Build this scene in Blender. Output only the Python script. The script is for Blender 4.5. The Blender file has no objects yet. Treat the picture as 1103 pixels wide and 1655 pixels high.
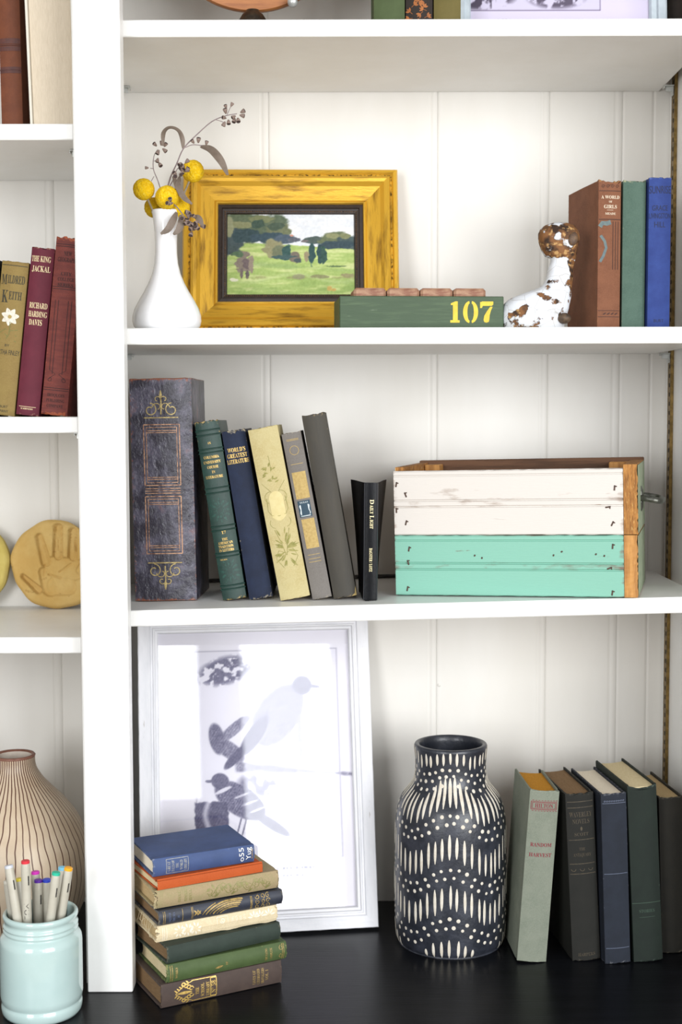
import bpy, math, random
import numpy as np
from mathutils import Matrix, Vector

random.seed(7)
RNG = np.random.RandomState(7)
SC = bpy.context.scene
COL = SC.collection
R = math.radians

# ------------------------------------------------------------------ camera
# units are metres; z = 0 is the counter top, y = 0 the front edge of the shelves, +y goes towards the back boards
cam_data = bpy.data.cameras.new('camera')
cam = bpy.data.objects.new('camera', cam_data)
COL.objects.link(cam)
cam_data.sensor_fit = 'VERTICAL'
cam_data.sensor_height = 36.0
cam_data.lens = 2200.0 / 1655.0 * 36.0
cam.location = (0.0, -1.63, 0.6912)
cam.rotation_euler = (Matrix.Rotation(R(90 - 4.0), 3, 'X') @ Matrix.Rotation(R(-0.15), 3, 'Z')).to_euler()
cam_data.dof.use_dof = True
cam_data.dof.focus_distance = 1.68
cam_data.dof.aperture_fstop = 5.0
cam_data.clip_start = 0.05
SC.camera = cam

# ------------------------------------------------------------------ light
world = bpy.data.worlds.new('room_light')
SC.world = world
world.use_nodes = True
bg = world.node_tree.nodes['Background']
bg.inputs[0].default_value = (1.0, 0.99, 0.975, 1)
bg.inputs[1].default_value = 0.45


def area_light(name, loc, target, w, h, power, color):
    d = bpy.data.lights.new(name, 'AREA')
    d.shape = 'RECTANGLE'
    d.size, d.size_y, d.energy, d.color = w, h, power, color
    o = bpy.data.objects.new(name, d)
    COL.objects.link(o)
    o.location = loc
    o.rotation_euler = (Vector(target) - Vector(loc)).to_track_quat('-Z', 'Y').to_euler()
    return o


area_light('window_and_fill_light', (1.75, -2.9, 0.95), (0.0, 0.1, 0.6), 1.5, 1.9, 92, (0.96, 0.98, 1.0))
area_light('window_and_fill_light', (-1.5, -3.2, 1.0), (0.0, 0.1, 0.6), 1.0, 1.7, 56, (0.96, 0.98, 1.0))  # added fill from the left, no known window; brightens the left bay
area_light('window_and_fill_light', (0.335, -3.6, 1.175), (0.335, 0, 1.175), 0.27, 0.75, 4.4, (0.94, 0.97, 1.0))
area_light('window_and_fill_light', (0.86, -3.6, 0.875), (0.86, 0, 0.875), 0.40, 1.35, 11, (0.94, 0.97, 1.0))

vs = SC.view_settings
vs.view_transform = 'Standard'
vs.look = 'None'
vs.gamma = 1.0
vs.use_curve_mapping = False
vs.exposure = 0.20


# ------------------------------------------------------------------ helpers: objects
def tag(o, label=None, cat=None, group=None, kind=None):
    if label: o['label'] = label
    if cat: o['category'] = cat
    if group: o['group'] = group
    if kind: o['kind'] = kind
    return o


def empty(name, loc=(0, 0, 0), rot=(0, 0, 0), label=None, cat=None, group=None):
    o = bpy.data.objects.new(name, None)
    o.empty_display_size = 0.02
    COL.objects.link(o)
    o.location = loc
    o.rotation_euler = rot
    return tag(o, label, cat, group)


class MB:
    """collects vertices and faces; build() links them as ONE mesh object"""

    def __init__(s):
        s.v, s.f, s.wear = [], [], {}

    def add(s, verts, faces):
        b = len(s.v)
        s.v.extend([tuple(p) for p in verts])
        s.f.extend([tuple(i + b for i in f) for f in faces])
        return b

    def box(s, x0, x1, y0, y1, z0, z1, c=0.0, m=None):
        """a box with chamfered edges (c)"""
        c = min(c, (x1 - x0) * .45, (y1 - y0) * .45, (z1 - z0) * .45)
        if c <= 0:
            V = [(x, y, z) for x in (x0, x1) for y in (y0, y1) for z in (z0, z1)]
            F = [(0, 1, 3, 2), (4, 6, 7, 5), (0, 4, 5, 1), (2, 3, 7, 6), (0, 2, 6, 4), (1, 5, 7, 3)]
        else:
            V, idx = [], {}
            X, Y, Z = (x0, x1), (y0, y1), (z0, z1)
            for i in (0, 1):
                for j in (0, 1):
                    for k in (0, 1):
                        sx, sy, sz = (c if i == 0 else -c), (c if j == 0 else -c), (c if k == 0 else -c)
                        idx[i, j, k, 'x'] = len(V); V.append((X[i], Y[j] + sy, Z[k] + sz))
                        idx[i, j, k, 'y'] = len(V); V.append((X[i] + sx, Y[j], Z[k] + sz))
                        idx[i, j, k, 'z'] = len(V); V.append((X[i] + sx, Y[j] + sy, Z[k]))
            F = []
            for i in (0, 1):
                F.append([idx[i, j, k, 'x'] for j, k in ((0, 0), (1, 0), (1, 1), (0, 1))][::(1 if i else -1)])
                F.append([idx[j, i, k, 'y'] for j, k in ((0, 0), (1, 0), (1, 1), (0, 1))][::(-1 if i else 1)])
                F.append([idx[j, k, i, 'z'] for j, k in ((0, 0), (1, 0), (1, 1), (0, 1))][::(1 if i else -1)])
            for i in (0, 1):
                for j in (0, 1):
                    F.append([idx[i, j, 0, 'x'], idx[i, j, 0, 'y'], idx[i, j, 1, 'y'], idx[i, j, 1, 'x']][::(-1 if i == j else 1)])
                    F.append([idx[i, 0, j, 'x'], idx[i, 0, j, 'z'], idx[i, 1, j, 'z'], idx[i, 1, j, 'x']][::(1 if i == j else -1)])
                    F.append([idx[0, i, j, 'y'], idx[0, i, j, 'z'], idx[1, i, j, 'z'], idx[1, i, j, 'y']][::(-1 if i == j else 1)])
                    for k in (0, 1):
                        F.append([idx[i, j, k, 'x'], idx[i, j, k, 'y'], idx[i, j, k, 'z']][::(1 if (i + j + k) % 2 else -1)])
        if m is not None:
            V = [tuple(m @ Vector(p)) for p in V]
        s.add(V, F)
        return s

    def lathe(s, prof, n=48, cx=0, cy=0, arc=None):
        """prof: list of (radius, z); open profile turned about z"""
        V, F = [], []
        m = len(prof)
        for i in range(n):
            a = 2 * math.pi * i / n
            for r, z in prof:
                V.append((cx + r * math.cos(a), cy + r * math.sin(a), z))
        for i in range(n):
            j = (i + 1) % n
            for k in range(m - 1):
                if prof[k][0] < 1e-7 and prof[k + 1][0] < 1e-7: continue
                F.append((i * m + k, j * m + k, j * m + k + 1, i * m + k + 1))
        s.add(V, F)
        return s

    def tube(s, pts, rad, n=8, cap=True):
        pts = [Vector(p) for p in pts]
        rads = rad if isinstance(rad, (list, tuple)) else [rad] * len(pts)
        V, F = [], []
        up = Vector((0.13, 0.31, 0.94))
        for i, p in enumerate(pts):
            t = (pts[min(i + 1, len(pts) - 1)] - pts[max(i - 1, 0)]).normalized()
            a = t.cross(up)
            if a.length < 1e-4: a = t.cross(Vector((1, 0, 0)))
            a.normalize(); b = t.cross(a)
            for k in range(n):
                th = 2 * math.pi * k / n
                V.append(p + (a * math.cos(th) + b * math.sin(th)) * rads[i])
        for i in range(len(pts) - 1):
            for k in range(n):
                F.append((i * n + k, i * n + (k + 1) % n, (i + 1) * n + (k + 1) % n, (i + 1) * n + k))
        if cap:
            F.append(tuple(range(n))[::-1])
            F.append(tuple(range((len(pts) - 1) * n, len(pts) * n)))
        s.add(V, F)
        return s

    def prism(s, prof, z0, z1):
        n = len(prof)
        V = [(x, y, z0) for x, y in prof] + [(x, y, z1) for x, y in prof]
        F = [(i, (i + 1) % n, n + (i + 1) % n, n + i) for i in range(n)]
        F += [tuple(range(n))[::-1], tuple(range(n, 2 * n))]
        s.add(V, F)
        return s

    def grid(s, fn, nu, nv, closed_u=False):
        b = len(s.v)
        for i in range(nu):
            for j in range(nv):
                s.v.append(tuple(fn(i, j)))
        for i in range(nu if closed_u else nu - 1):
            for j in range(nv - 1):
                a, c = i, (i + 1) % nu
                s.f.append((b + a * nv + j, b + c * nv + j, b + c * nv + j + 1, b + a * nv + j + 1))
        return s

    def build(s, name, mat, parent=None, smooth=False, loc=None, rot=None, angle=None):
        me = bpy.data.meshes.new(name)
        me.from_pydata(s.v, [], s.f)
        me.validate()
        if smooth:
            me.polygons.foreach_set('use_smooth', [True] * len(me.polygons))
            if angle is not None and hasattr(me, 'set_sharp_from_angle'):
                me.set_sharp_from_angle(angle=R(angle))
        if s.wear and len(me.vertices) == len(s.v):
            at = me.attributes.new('wear', 'FLOAT', 'POINT')
            at.data.foreach_set('value', [s.wear.get(i, 0.0) for i in range(len(s.v))])
        me.materials.append(mat)
        o = bpy.data.objects.new(name, me)
        COL.objects.link(o)
        if parent is not None: o.parent = parent
        if loc is not None: o.location = loc
        if rot is not None: o.rotation_euler = rot
        me.update()
        return o


def fix_normals(o):
    import bmesh
    bm = bmesh.new(); bm.from_mesh(o.data)
    bmesh.ops.recalc_face_normals(bm, faces=bm.faces)
    bm.to_mesh(o.data); bm.free()
    return o


# ------------------------------------------------------------------ helpers: materials
def lin(c):
    if isinstance(c, str):
        c = tuple(int(c[i:i + 2], 16) for i in (0, 2, 4))
    out = []
    for v in c:
        v = v / 255.0
        out.append(v / 12.92 if v <= 0.04045 else ((v + 0.055) / 1.055) ** 2.4)
    return (out[0], out[1], out[2], 1.0)


def material(name, col, rough=0.6, col2=None, nscale=60, namt=1.0, lo=0.4, hi=0.62, stretch=(1, 1, 1),
             col3=None, n3=200, lo3=0.58, hi3=0.66, stretch3=(1, 1, 1), bump=0.0, bscale=900, bstretch=(1, 1, 1), wscale=260, wstretch=(1, 1, 1), wear=None, wear_gain=1.0,
             metallic=0.0, spec=0.5, coat=0.0, attr=None, sss=0.0, rough2=None):
    m = bpy.data.materials.new(name)
    m.use_nodes = True
    nt = m.node_tree
    N, L = nt.nodes, nt.links
    b = N['Principled BSDF']
    tc = N.new('ShaderNodeTexCoord')

    def noise(scale, st, detail=6.0, rgh=0.6):
        mp = N.new('ShaderNodeMapping')
        mp.inputs['Scale'].default_value = st
        L.new(tc.outputs['Object'], mp.inputs['Vector'])
        n = N.new('ShaderNodeTexNoise')
        n.inputs['Scale'].default_value = scale
        n.inputs['Detail'].default_value = detail
        n.inputs['Roughness'].default_value = rgh
        L.new(mp.outputs[0], n.inputs['Vector'])
        return n.outputs['Fac']

    def ramp(sock, lo_, hi_, amt=1.0):
        r = N.new('ShaderNodeMapRange')
        r.inputs['From Min'].default_value = lo_
        r.inputs['From Max'].default_value = hi_
        r.inputs['To Max'].default_value = amt
        L.new(sock, r.inputs['Value'])
        return r.outputs[0]

    def mix(f, a, c):
        x = N.new('ShaderNodeMix')
        x.data_type = 'RGBA'
        L.new(f, x.inputs[0])
        if isinstance(a, tuple): x.inputs[6].default_value = a
        else: L.new(a, x.inputs[6])
        if isinstance(c, tuple): x.inputs[7].default_value = c
        else: L.new(c, x.inputs[7])
        return x.outputs[2]

    if attr:
        an = N.new('ShaderNodeAttribute'); an.attribute_name = attr
        cur = an.outputs['Color']
    else:
        cur = lin(col)
    if col2 is not None:
        cur = mix(ramp(noise(nscale, stretch), lo, hi, namt), cur, lin(col2))
    if col3 is not None:
        f3 = ramp(noise(n3, stretch3), lo3, hi3)
        cur = mix(f3, cur, lin(col3))
    if wear is not None:
        an = N.new('ShaderNodeAttribute'); an.attribute_name = 'wear'
        ad = N.new('ShaderNodeMath'); ad.operation = 'MULTIPLY_ADD'
        L.new(an.outputs['Fac'], ad.inputs[0]); ad.inputs[1].default_value = 0.45 * wear_gain
        L.new(noise(wscale, wstretch), ad.inputs[2])
        cur = mix(ramp(ad.outputs[0], 0.78, 0.98), cur, lin(wear))
    if isinstance(cur, tuple): b.inputs['Base Color'].default_value = cur
    else: L.new(cur, b.inputs['Base Color'])
    b.inputs['Roughness'].default_value = rough
    b.inputs['Metallic'].default_value = metallic
    b.inputs['Specular IOR Level'].default_value = spec
    b.inputs['Coat Weight'].default_value = coat
    if sss:
        b.inputs['Subsurface Weight'].default_value = sss
        b.inputs['Subsurface Radius'].default_value = (0.01, 0.01, 0.01)
    if rough2 is not None and col2 is not None:
        L.new(ramp(noise(nscale, stretch), lo, hi, 1.0), N.new('ShaderNodeMapRange').inputs['Value'])
    if bump:
        bn = N.new('ShaderNodeBump')
        bn.inputs['Strength'].default_value = 1.0
        bn.inputs['Distance'].default_value = bump
        L.new(noise(bscale, bstretch, 4.0), bn.inputs['Height'])
        L.new(bn.outputs[0], b.inputs['Normal'])
    return m


def dim(c, k):
    r_, g_, b_ = (int(c[i:i + 2], 16) for i in (0, 2, 4))
    m_ = (r_ + g_ + b_) / 3.0
    return ''.join('%02x' % int(max(0, min(255, (m_ + (v - m_) * .93) * k))) for v in (r_, g_, b_))


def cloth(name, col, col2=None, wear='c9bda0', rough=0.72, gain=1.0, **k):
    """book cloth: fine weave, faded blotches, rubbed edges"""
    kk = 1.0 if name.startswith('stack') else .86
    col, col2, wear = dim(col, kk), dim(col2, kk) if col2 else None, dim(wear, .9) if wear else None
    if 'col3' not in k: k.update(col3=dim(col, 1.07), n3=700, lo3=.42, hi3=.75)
    return material(name, col, rough, col2, k.pop('nscale', 45), k.pop('namt', 0.8), bump=k.pop('bump', 0.00012), bscale=1500,
                    wear=wear, wear_gain=gain, spec=k.pop('spec', 0.35), **k)


def paper(name, col, col2):
    """page edges: fine lines along the leaves"""
    return material(name, col, 0.85, col2, 500, 0.8, 0.35, 0.7, stretch=(6, .25, .25), bump=0.0002, bscale=700, bstretch=(5, .2, .2), spec=0.1)


# ------------------------------------------------------------------ helpers: lettering and tooling
_glyphs = {}


def _serif(s):
    o = ''
    for c in s:
        if 'A' <= c <= 'Z': o += chr(0x1D400 + ord(c) - 65)
        elif 'a' <= c <= 'z': o += chr(0x1D41A + ord(c) - 97)
        elif c.isdigit(): o += chr(0x1D7CE + int(c))
        else: o += c
    return o


def glyph_mesh(s, font):
    key = (s, font)
    if key not in _glyphs:
        c = bpy.data.curves.new('lettering', 'FONT')
        c.body = _serif(s) if font == 'serif' else s
        c.resolution_u = 3
        o = bpy.data.objects.new('lettering', c)
        COL.objects.link(o)
        dg = bpy.context.evaluated_depsgraph_get()
        dg.update()
        me = bpy.data.meshes.new_from_object(o.evaluated_get(dg))
        V = np.array([v.co[:2] for v in me.vertices]) if len(me.vertices) else np.zeros((0, 2))
        F = [tuple(p.vertices) for p in me.polygons]
        bpy.data.objects.remove(o); bpy.data.curves.remove(c); bpy.data.meshes.remove(me)
        _glyphs[key] = (V, F)
    return _glyphs[key]


def write(mb, s, u, v, h, mapf, width=None, font='serif', turn=0):
    """letters of cap height h centred on (u, v) of a surface given by mapf; width squeezes them to fit"""
    V, F = glyph_mesh(s, font)
    if len(V) == 0: return
    lo, hi = V.min(0), V.max(0)
    cap = 0.68
    sy = h / cap
    sx = sy if width is None else width / max(hi[0] - lo[0], 1e-6)
    x = (V[:, 0] - (lo[0] + hi[0]) / 2) * sx
    y = (V[:, 1] - cap / 2) * sy
    t = R(turn)
    mb.add([mapf(u + a * math.cos(t) - b * math.sin(t), v + a * math.sin(t) + b * math.cos(t)) for a, b in zip(x, y)], F)


def strip(mb, pts, w, mapf, closed=False, taper=False):
    """a flat ribbon of width w along (u, v) points"""
    P = [Vector((p[0], p[1])) for p in pts]
    n = len(P)
    V, F = [], []
    for i in range(n):
        a = P[(i - 1) % n] if (closed or i > 0) else P[i]
        c = P[(i + 1) % n] if (closed or i < n - 1) else P[i]
        t = c - a
        if t.length < 1e-9: t = Vector((1, 0))
        t.normalize()
        nn = Vector((-t.y, t.x))
        ww = w / 2
        if taper: ww *= 0.15 + 0.85 * math.sin(math.pi * min(max(i / (n - 1), .02), .98))
        if closed:
            b1 = (P[i] - a).normalized(); b2 = (c - P[i]).normalized()
            ww /= max(0.5, math.sqrt(max(0.01, (1 + b1.dot(b2)) / 2)))
        V += [mapf(*(P[i] + nn * ww)), mapf(*(P[i] - nn * ww))]
    for i in range(n if closed else n - 1):
        j = (i + 1) % n
        F.append((2 * i, 2 * j, 2 * j + 1, 2 * i + 1))
    mb.add(V, F)


def rect(mb, u0, v0, u1, v1, w, mapf):
    for a, b in (((u0, v0), (u1, v0)), ((u1, v0), (u1, v1)), ((u1, v1), (u0, v1)), ((u0, v1), (u0, v0))):
        strip(mb, [(a[0] + (b[0] - a[0]) * t / 6, a[1] + (b[1] - a[1]) * t / 6) for t in range(7)], w, mapf)


def hline(mb, u0, u1, v, w, mapf):
    strip(mb, [(u0 + (u1 - u0) * t / 8, v) for t in range(9)], w, mapf)


def scroll(cu, cv, r0, r1, a0, a1, n=22):
    return [(cu + (r0 + (r1 - r0) * t / n) * math.cos(R(a0 + (a1 - a0) * t / n)), cv + (r0 + (r1 - r0) * t / n) * math.sin(R(a0 + (a1 - a0) * t / n))) for t in range(n + 1)]


def leafshape(mb, u, v, ln, wd, ang, mapf):
    a = R(ang)
    pts = [(u + math.cos(a) * ln * t / 6, v + math.sin(a) * ln * t / 6) for t in range(7)]
    strip(mb, pts, wd, mapf, taper=True)


# ------------------------------------------------------------------ books
PAPER_CREAM = paper('page_cream', 'e2d3ae', 'c2ac7c')
PAPER_BROWN = paper('page_brown', '8d7254', '6a5138')
PAPER_TAN = paper('page_tan', 'cdb489', 'a58a60')
PAPER_PALE = paper('page_pale', 'efe5d2', 'd8c9ae')
PAPER_GILT = paper('page_gilt', 'c98f32', 'a06a1c')
GOLD = material('gilt_tooling', 'd9b868', 0.38, 'a98743', 400, 0.8, metallic=0.35)
DULL_GOLD = material('dull_gilt_tooling', 'b79a5c', 0.45, '7d6a3e', 300, 0.9, metallic=0.25)


def spine_y(u, w, bulge):
    return bulge * min(1.0, (2 * u / w) ** 2)


def book(label, loc, w, h, d, mat, pages=PAPER_CREAM, lean=0.0, yaw=0.0, bulge=0.0035, fray=0.0006, group=None, lying=False, head_gap=0.003, t=0.0026, cat='book', cover_label=None, page_label=None, name='book', cap_dip=0.0):
    """spine faces local -y, thickness along x, height along z. lean tips the head to +x, yaw turns about z.
    lying: the spine runs along yaw, head towards the low end. Returns the root and the spine's surface map."""
    root = empty(name, label=label, cat=cat, group=group)
    if lying:
        y = R(yaw)
        M = Matrix(((0, -math.sin(y), -math.cos(y)), (0, math.cos(y), -math.sin(y)), (1, 0, 0)))
        root.rotation_euler = M.to_euler()
        root.location = (loc[0], loc[1], loc[2] + w / 2)
    else:
        root.rotation_euler = (Matrix.Rotation(R(yaw), 3, 'Z') @ Matrix.Rotation(R(lean), 3, 'Y')).to_euler()
        root.location = (loc[0], loc[1], loc[2] + w / 2 * abs(math.sin(R(lean))) + 0.0003)
    hw = w / 2
    b = bulge
    out = [(hw, d), (hw, d * .5), (hw, b + .012), (hw - .0009, b + .0065), (hw - .0002, b + .003), (hw - .0001, b + .0008)]
    ns = 10
    sp = [(hw - .0004 - (w - .0008) * i / ns) for i in range(ns + 1)]
    out += [(u, spine_y(u, w, b)) for u in sp]
    out += [(-x, yy) for x, yy in reversed(out[:6])]
    P = [Vector(p) for p in out]
    n = len(P)
    inn = []
    for i in range(n):
        tg = (P[min(i + 1, n - 1)] - P[max(i - 1, 0)]).normalized()
        inn.append(P[i] + Vector((tg.y, -tg.x)) * t * -1)
    # make sure 'inside' is towards the pages
    cen = Vector((0, d * .5))
    inn = [q if (q - cen).length < (P[i] - cen).length + 1e-9 or abs(q.x) < abs(P[i].x) else P[i] * 2 - q for i, q in enumerate(inn)]
    zl = [0, .0007, .002, .005, .012, .03, h * .35, h * .5, h * .65, h - .03, h - .012, h - .005, h - .002, h - .0007, h]
    mb = MB()
    rr = random.Random(label)
    for k, z in enumerate(zl):
        e = min(z, h - z)
        sh = 0.0005 * max(0.0, 1 - e / .0007)
        for side, arr in ((0, P), (1, inn)):
            for i, p in enumerate(arr):
                nv = (cen - p).normalized()
                q = p + nv * (sh if side == 0 else -sh)
                on_spine = 6 <= i <= 6 + ns
                dz = 0.0
                if e < .003:
                    dz = (rr.random() - .5) * fray * (2.0 if on_spine else 0.7)
                    if on_spine and z > h / 2: dz -= cap_dip * (1 - (2 * p.x / w) ** 2)
                mb.v.append((q.x, q.y, max(z + dz, 0.0)))
                wv = math.exp(-e / .0035) * (1.0 if on_spine else .8)
                cr = math.exp(-abs(abs(p.x) - hw) / .0012) * (0.75 if on_spine else 0.35 if i in (4, 5, n - 5, n - 6) else 0.12)
                mb.wear[len(mb.v) - 1] = max(wv, cr * .9)
    row = 2 * n
    nz = len(zl)
    for k in range(nz - 1):
        for i in range(n - 1):
            a = k * row + i
            mb.f.append((a, a + row, a + row + 1, a + 1))
            c = a + n
            mb.f.append((c, c + 1, c + row + 1, c + row))
        for i in (0, n - 1):
            a = k * row + i
            mb.f.append((a, a + n, a + n + row, a + row) if i == 0 else (a, a + row, a + n + row, a + n))
    for k in (0, nz - 1):
        for i in range(n - 1):
            a = k * row + i
            q = (a, a + 1, a + n + 1, a + n)
            mb.f.append(q if k == 0 else q[::-1])
    o = mb.build('cover', mat, root, smooth=True, angle=38)
    if cover_label: o['label'] = cover_label
    # page block
    px = hw - t - .0002
    prof = [(-px, d - .004)] + [(-px + 2 * px * i / 8, d - .004 - .004 * (1 - (2 * i / 8 - 1) ** 2)) for i in range(1, 8)] + [(px, d - .004), (px, b + t + .004)]
    prof += [(px - 2 * px * i / 8, t + .0006 + b * (1 - 2 * i / 8) ** 2) for i in range(0, 9)]
    prof += [(-px, b + t + .004)]
    pb = MB()
    pb.prism(prof[::-1] if False else prof, head_gap, h - head_gap)
    po = fix_normals(pb.build('page_block', pages, root))
    if page_label: po['label'] = page_label

    def S(u, v, lift=.00028):
        return (u, spine_y(u, w, b) - lift, v)
    return root, S


def part(name, mat, parent, fn, label=None):
    mb = MB()
    fn(mb)
    if any(k in name for k in ('lettering', 'tooling', 'rules', 'drawing', 'scroll', 'ornament', 'emblem', 'twig', 'waves', 'print')) and len(mb.f) > 1:
        # blocks of print that stand apart on the spine become parts of their own
        iv = sorted((min(mb.v[i][2] for i in f), max(mb.v[i][2] for i in f), k) for k, f in enumerate(mb.f))
        runs, top = [[]], iv[0][1]
        for a, c, k in iv:
            if a - top > .0045: runs.append([])
            runs[-1].append(k); top = max(top, c)
        o = None
        for run in runs:
            sub, idx = MB(), {}
            for k in run:
                sub.f.append(tuple(idx.setdefault(i, len(idx)) for i in mb.f[k]))
            sub.v = [mb.v[i] for i in idx]
            o = sub.build(name, mat, parent)
            if label: o['label'] = label
        return o
    o = mb.build(name, mat, parent)
    if label: o['label'] = label
    return o


# ------------------------------------------------------------------ the built-in shelves
WHITE = material('white_paint', 'eeeeec', 0.38, 'e7e6e2', 12, 0.6, bump=0.00008, bscale=160)
BOARD = material('board_paint', 'dddad4', 0.5, 'd6d2ca', 7, 0.7, bump=0.0001, bscale=120, stretch=(1, 1, .25))
BLACK_PAINT = material('black_counter_paint', '0d0e11', 0.30, '131418', 18, 0.8, stretch=(.3, 4, 1), bump=0.00012, bscale=90, bstretch=(.25, 3, 1), spec=0.22)
BRASS = material('brass', '8a7040', 0.4, '5e4c28', 120, 0.9, metallic=0.75, bump=0.0001, bscale=600)
DARK = material('dark_slot', '15120c', 0.8)
STEEL = material('steel', 'c9cbc8', 0.32, 'a9aba6', 200, 0.6, metallic=0.45)
YB = 0.277            # face of the back boards

# back boards: each board a piece, with a beaded groove along its right edge
wall_back = tag(empty('wall_back', (0, YB, 0)), kind='structure')
edges = [-0.90, -0.64, -0.3965, -0.0985, 0.1345, 0.2885, 0.3895, 0.4320, 0.475]
for a, c in zip(edges[:-1], edges[1:]):
    mb = MB()
    x0, x1 = a + .0001, c - .0001
    prof = [(x0, .012), (x0, .0013), (x0 + .0015, .0003), (x0 + .0035, 0), (x1 - .0125, 0), (x1 - .0105, .0005), (x1 - .0088, .0005), (x1 - .0075, 0),
            (x1 - .0055, -.0003), (x1 - .003, 0), (x1 - .001, .0007), (x1, .0013), (x1, .012)]
    if x1 - x0 < .06: prof = [(x0, .012), (x0, .0011), (x0 + .003, 0), (x1 - .003, 0), (x1, .0011), (x1, .012)]
    mb.prism(prof, -.02, 1.62)
    fix_normals(mb.build('plank', BOARD, wall_back))


NAILH = MB().lathe([(0, .0012), (.0014, .0011), (.0022, .0004), (.0023, 0)], 14)
NAILH.build('nail_head', BOARD, wall_back, smooth=True, loc=(.1385, -.0001, .3115), rot=(R(90), 0, 0))


def struct(name, mat, fn, **k):
    mb = MB(); fn(mb)
    return tag(mb.build(name, mat, **k), kind='structure')


struct('wall_backing', BOARD, lambda m: m.box(-.95, .52, YB + .0125, YB + .025, -.02, 1.62))
struct('wall_right', WHITE, lambda m: m.box(.4546, .4746, -.012, YB - .0006, .0005, 1.60, .0008))
struct('wall_divider', WHITE, lambda m: m.box(-.3130, -.3010, -.008, YB - .0006, .0005, 1.60, .0005))
struct('wall_left', WHITE, lambda m: m.box(-.845, -.825, -.012, YB - .0006, .0005, 1.60, .0005))  # unseen end panel, added for how light falls in the left bay
struct('trim_1', WHITE, lambda m: m.box(-.3068, -.2525, -.035, -.0085, .0004, 1.60, .0012))
struct('trim_2', WHITE, lambda m: m.box(.4526, .507, -.032, -.0125, .0004, 1.60, .0012))
struct('unseen_case_top', WHITE, lambda m: m.box(-.86, .52, -.03, YB, 1.603, 1.625, .001))  # unseen top of the bookcase, added to shade the upper bays

struct('floor', material('unseen_floorboards', 'a8947c', .5, '94806a', 8, .8, stretch=(.3, 3, 1)), lambda m: m.box(-4, 4, -5, .6, -.94, -.92))  # unseen room floor, added to stop light from below and bounce it up

counter = MB()
counter.box(-.95, .60, -.26, YB - .0006, -.035, 0.0, .002)
tag(counter.build('countertop', BLACK_PAINT), 'black painted wooden countertop at the foot of the white shelves', 'countertop')


def shelf(label, x0, x1, ztop, th=.0195, tilt=0.0, notch=True):
    mb = MB()
    L = x1 - x0
    mb.box(0, L, 0, YB - .0016, -th, 0, .0011)
    o = mb.build('shelf', WHITE)
    o.location = (x0, 0, ztop)
    o.rotation_euler = (0, R(-tilt), 0)
    return tag(o, label, 'shelf', 'white painted shelves')


shelf('uppermost right-hand white shelf, carrying the round wooden disc', -.2995, .4390, 1.1555)
shelf('white shelf under the gilt-framed landscape and green 107 box', -.2995, .4390, .7970)
shelf('sloping white shelf under the leaning books and striped crate', -.2990, .4390, .4586 - .0224 * .0482, tilt=1.283)
shelf('white shelf under the pale thick book at the upper left', -.824, -.3142, 1.0362, .0186)
shelf('white shelf under the three leaning tan and red books', -.824, -.3142, .6919, .0190)
shelf('white shelf under the clay handprint discs', -.824, -.3142, .4262, .0195)
# unseen shelves beyond the frame's upper edge, added to shade the top bays
shelf('white shelf out of view above the round wooden disc', -.2995, .4390, 1.500)
shelf('white shelf out of view above the pale thick book', -.824, -.3142, 1.360)


def standard(label, x, y, side, clips):
    """slotted metal strip on a side wall; side -1 faces -x. clips: heights of the shelves' undersides"""
    r = empty('shelf_standard', (x, y, 0.02), label=label, cat='shelf standard')
    part('channel', BRASS, r, lambda m: (m.box(min(0, side * .0045), max(0, side * .0045), 0, .0025, 0, 1.5, .0003), m.box(min(0, side * .0045), max(0, side * .0045), .0135, .016, 0, 1.5, .0003), m.box(min(side * .001, side * .0042), max(side * .001, side * .0042), .0024, .0136, 0, 1.5)))
    mb = MB()
    for i in range(118):
        z = .012 + i * .0127
        mb.box(min(side * .004, side * .0047), max(side * .004, side * .0047), .0025, .0075, z, z + .0055)
    tag(mb.build('slots', DARK, r), kind='stuff')
    for zc in clips:
        z = zc - .02
        mb = MB()
        s0, s1 = sorted((side * .0046, side * .0175))
        mb.box(s0, s1, .001, .015, z - .0017, z - .0005, .0003)
        s0, s1 = sorted((side * .0046, side * .0062))
        mb.box(s0, s1, .004, .012, z - .014, z - .0016, .0004)
        s0, s1 = sorted((side * .0165, side * .0177))
        mb.box(s0, s1, .002, .014, z - .0042, z - .0016, .0003)
        s0, s1 = sorted((side * .0062, side * .015))
        mb.box(s0, s1, .0072, .0086, z - .008, z - .0016, .0002)
        mb.build('clip', STEEL, r)
    return r


standard('brass slotted shelf standard with clips in the right rear corner', .4545, .234, -1, (1.136, .7775, .4546))
standard('slotted shelf standard near the front of the right side wall', .4545, .030, -1, (1.136, .7775, .4546))
standard('slotted shelf standard behind the white post, rear one beside the bud vase bay', -.3009, .234, 1, (1.136, .7775))
standard('slotted shelf standard behind the white post, front one beside the bud vase bay', -.3009, .056, 1, (1.136, .7775))
standard('slotted shelf standard behind the white post, in the narrow left bay', -.3131, .056, -1, (1.0176, .6729, .4067))

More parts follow.
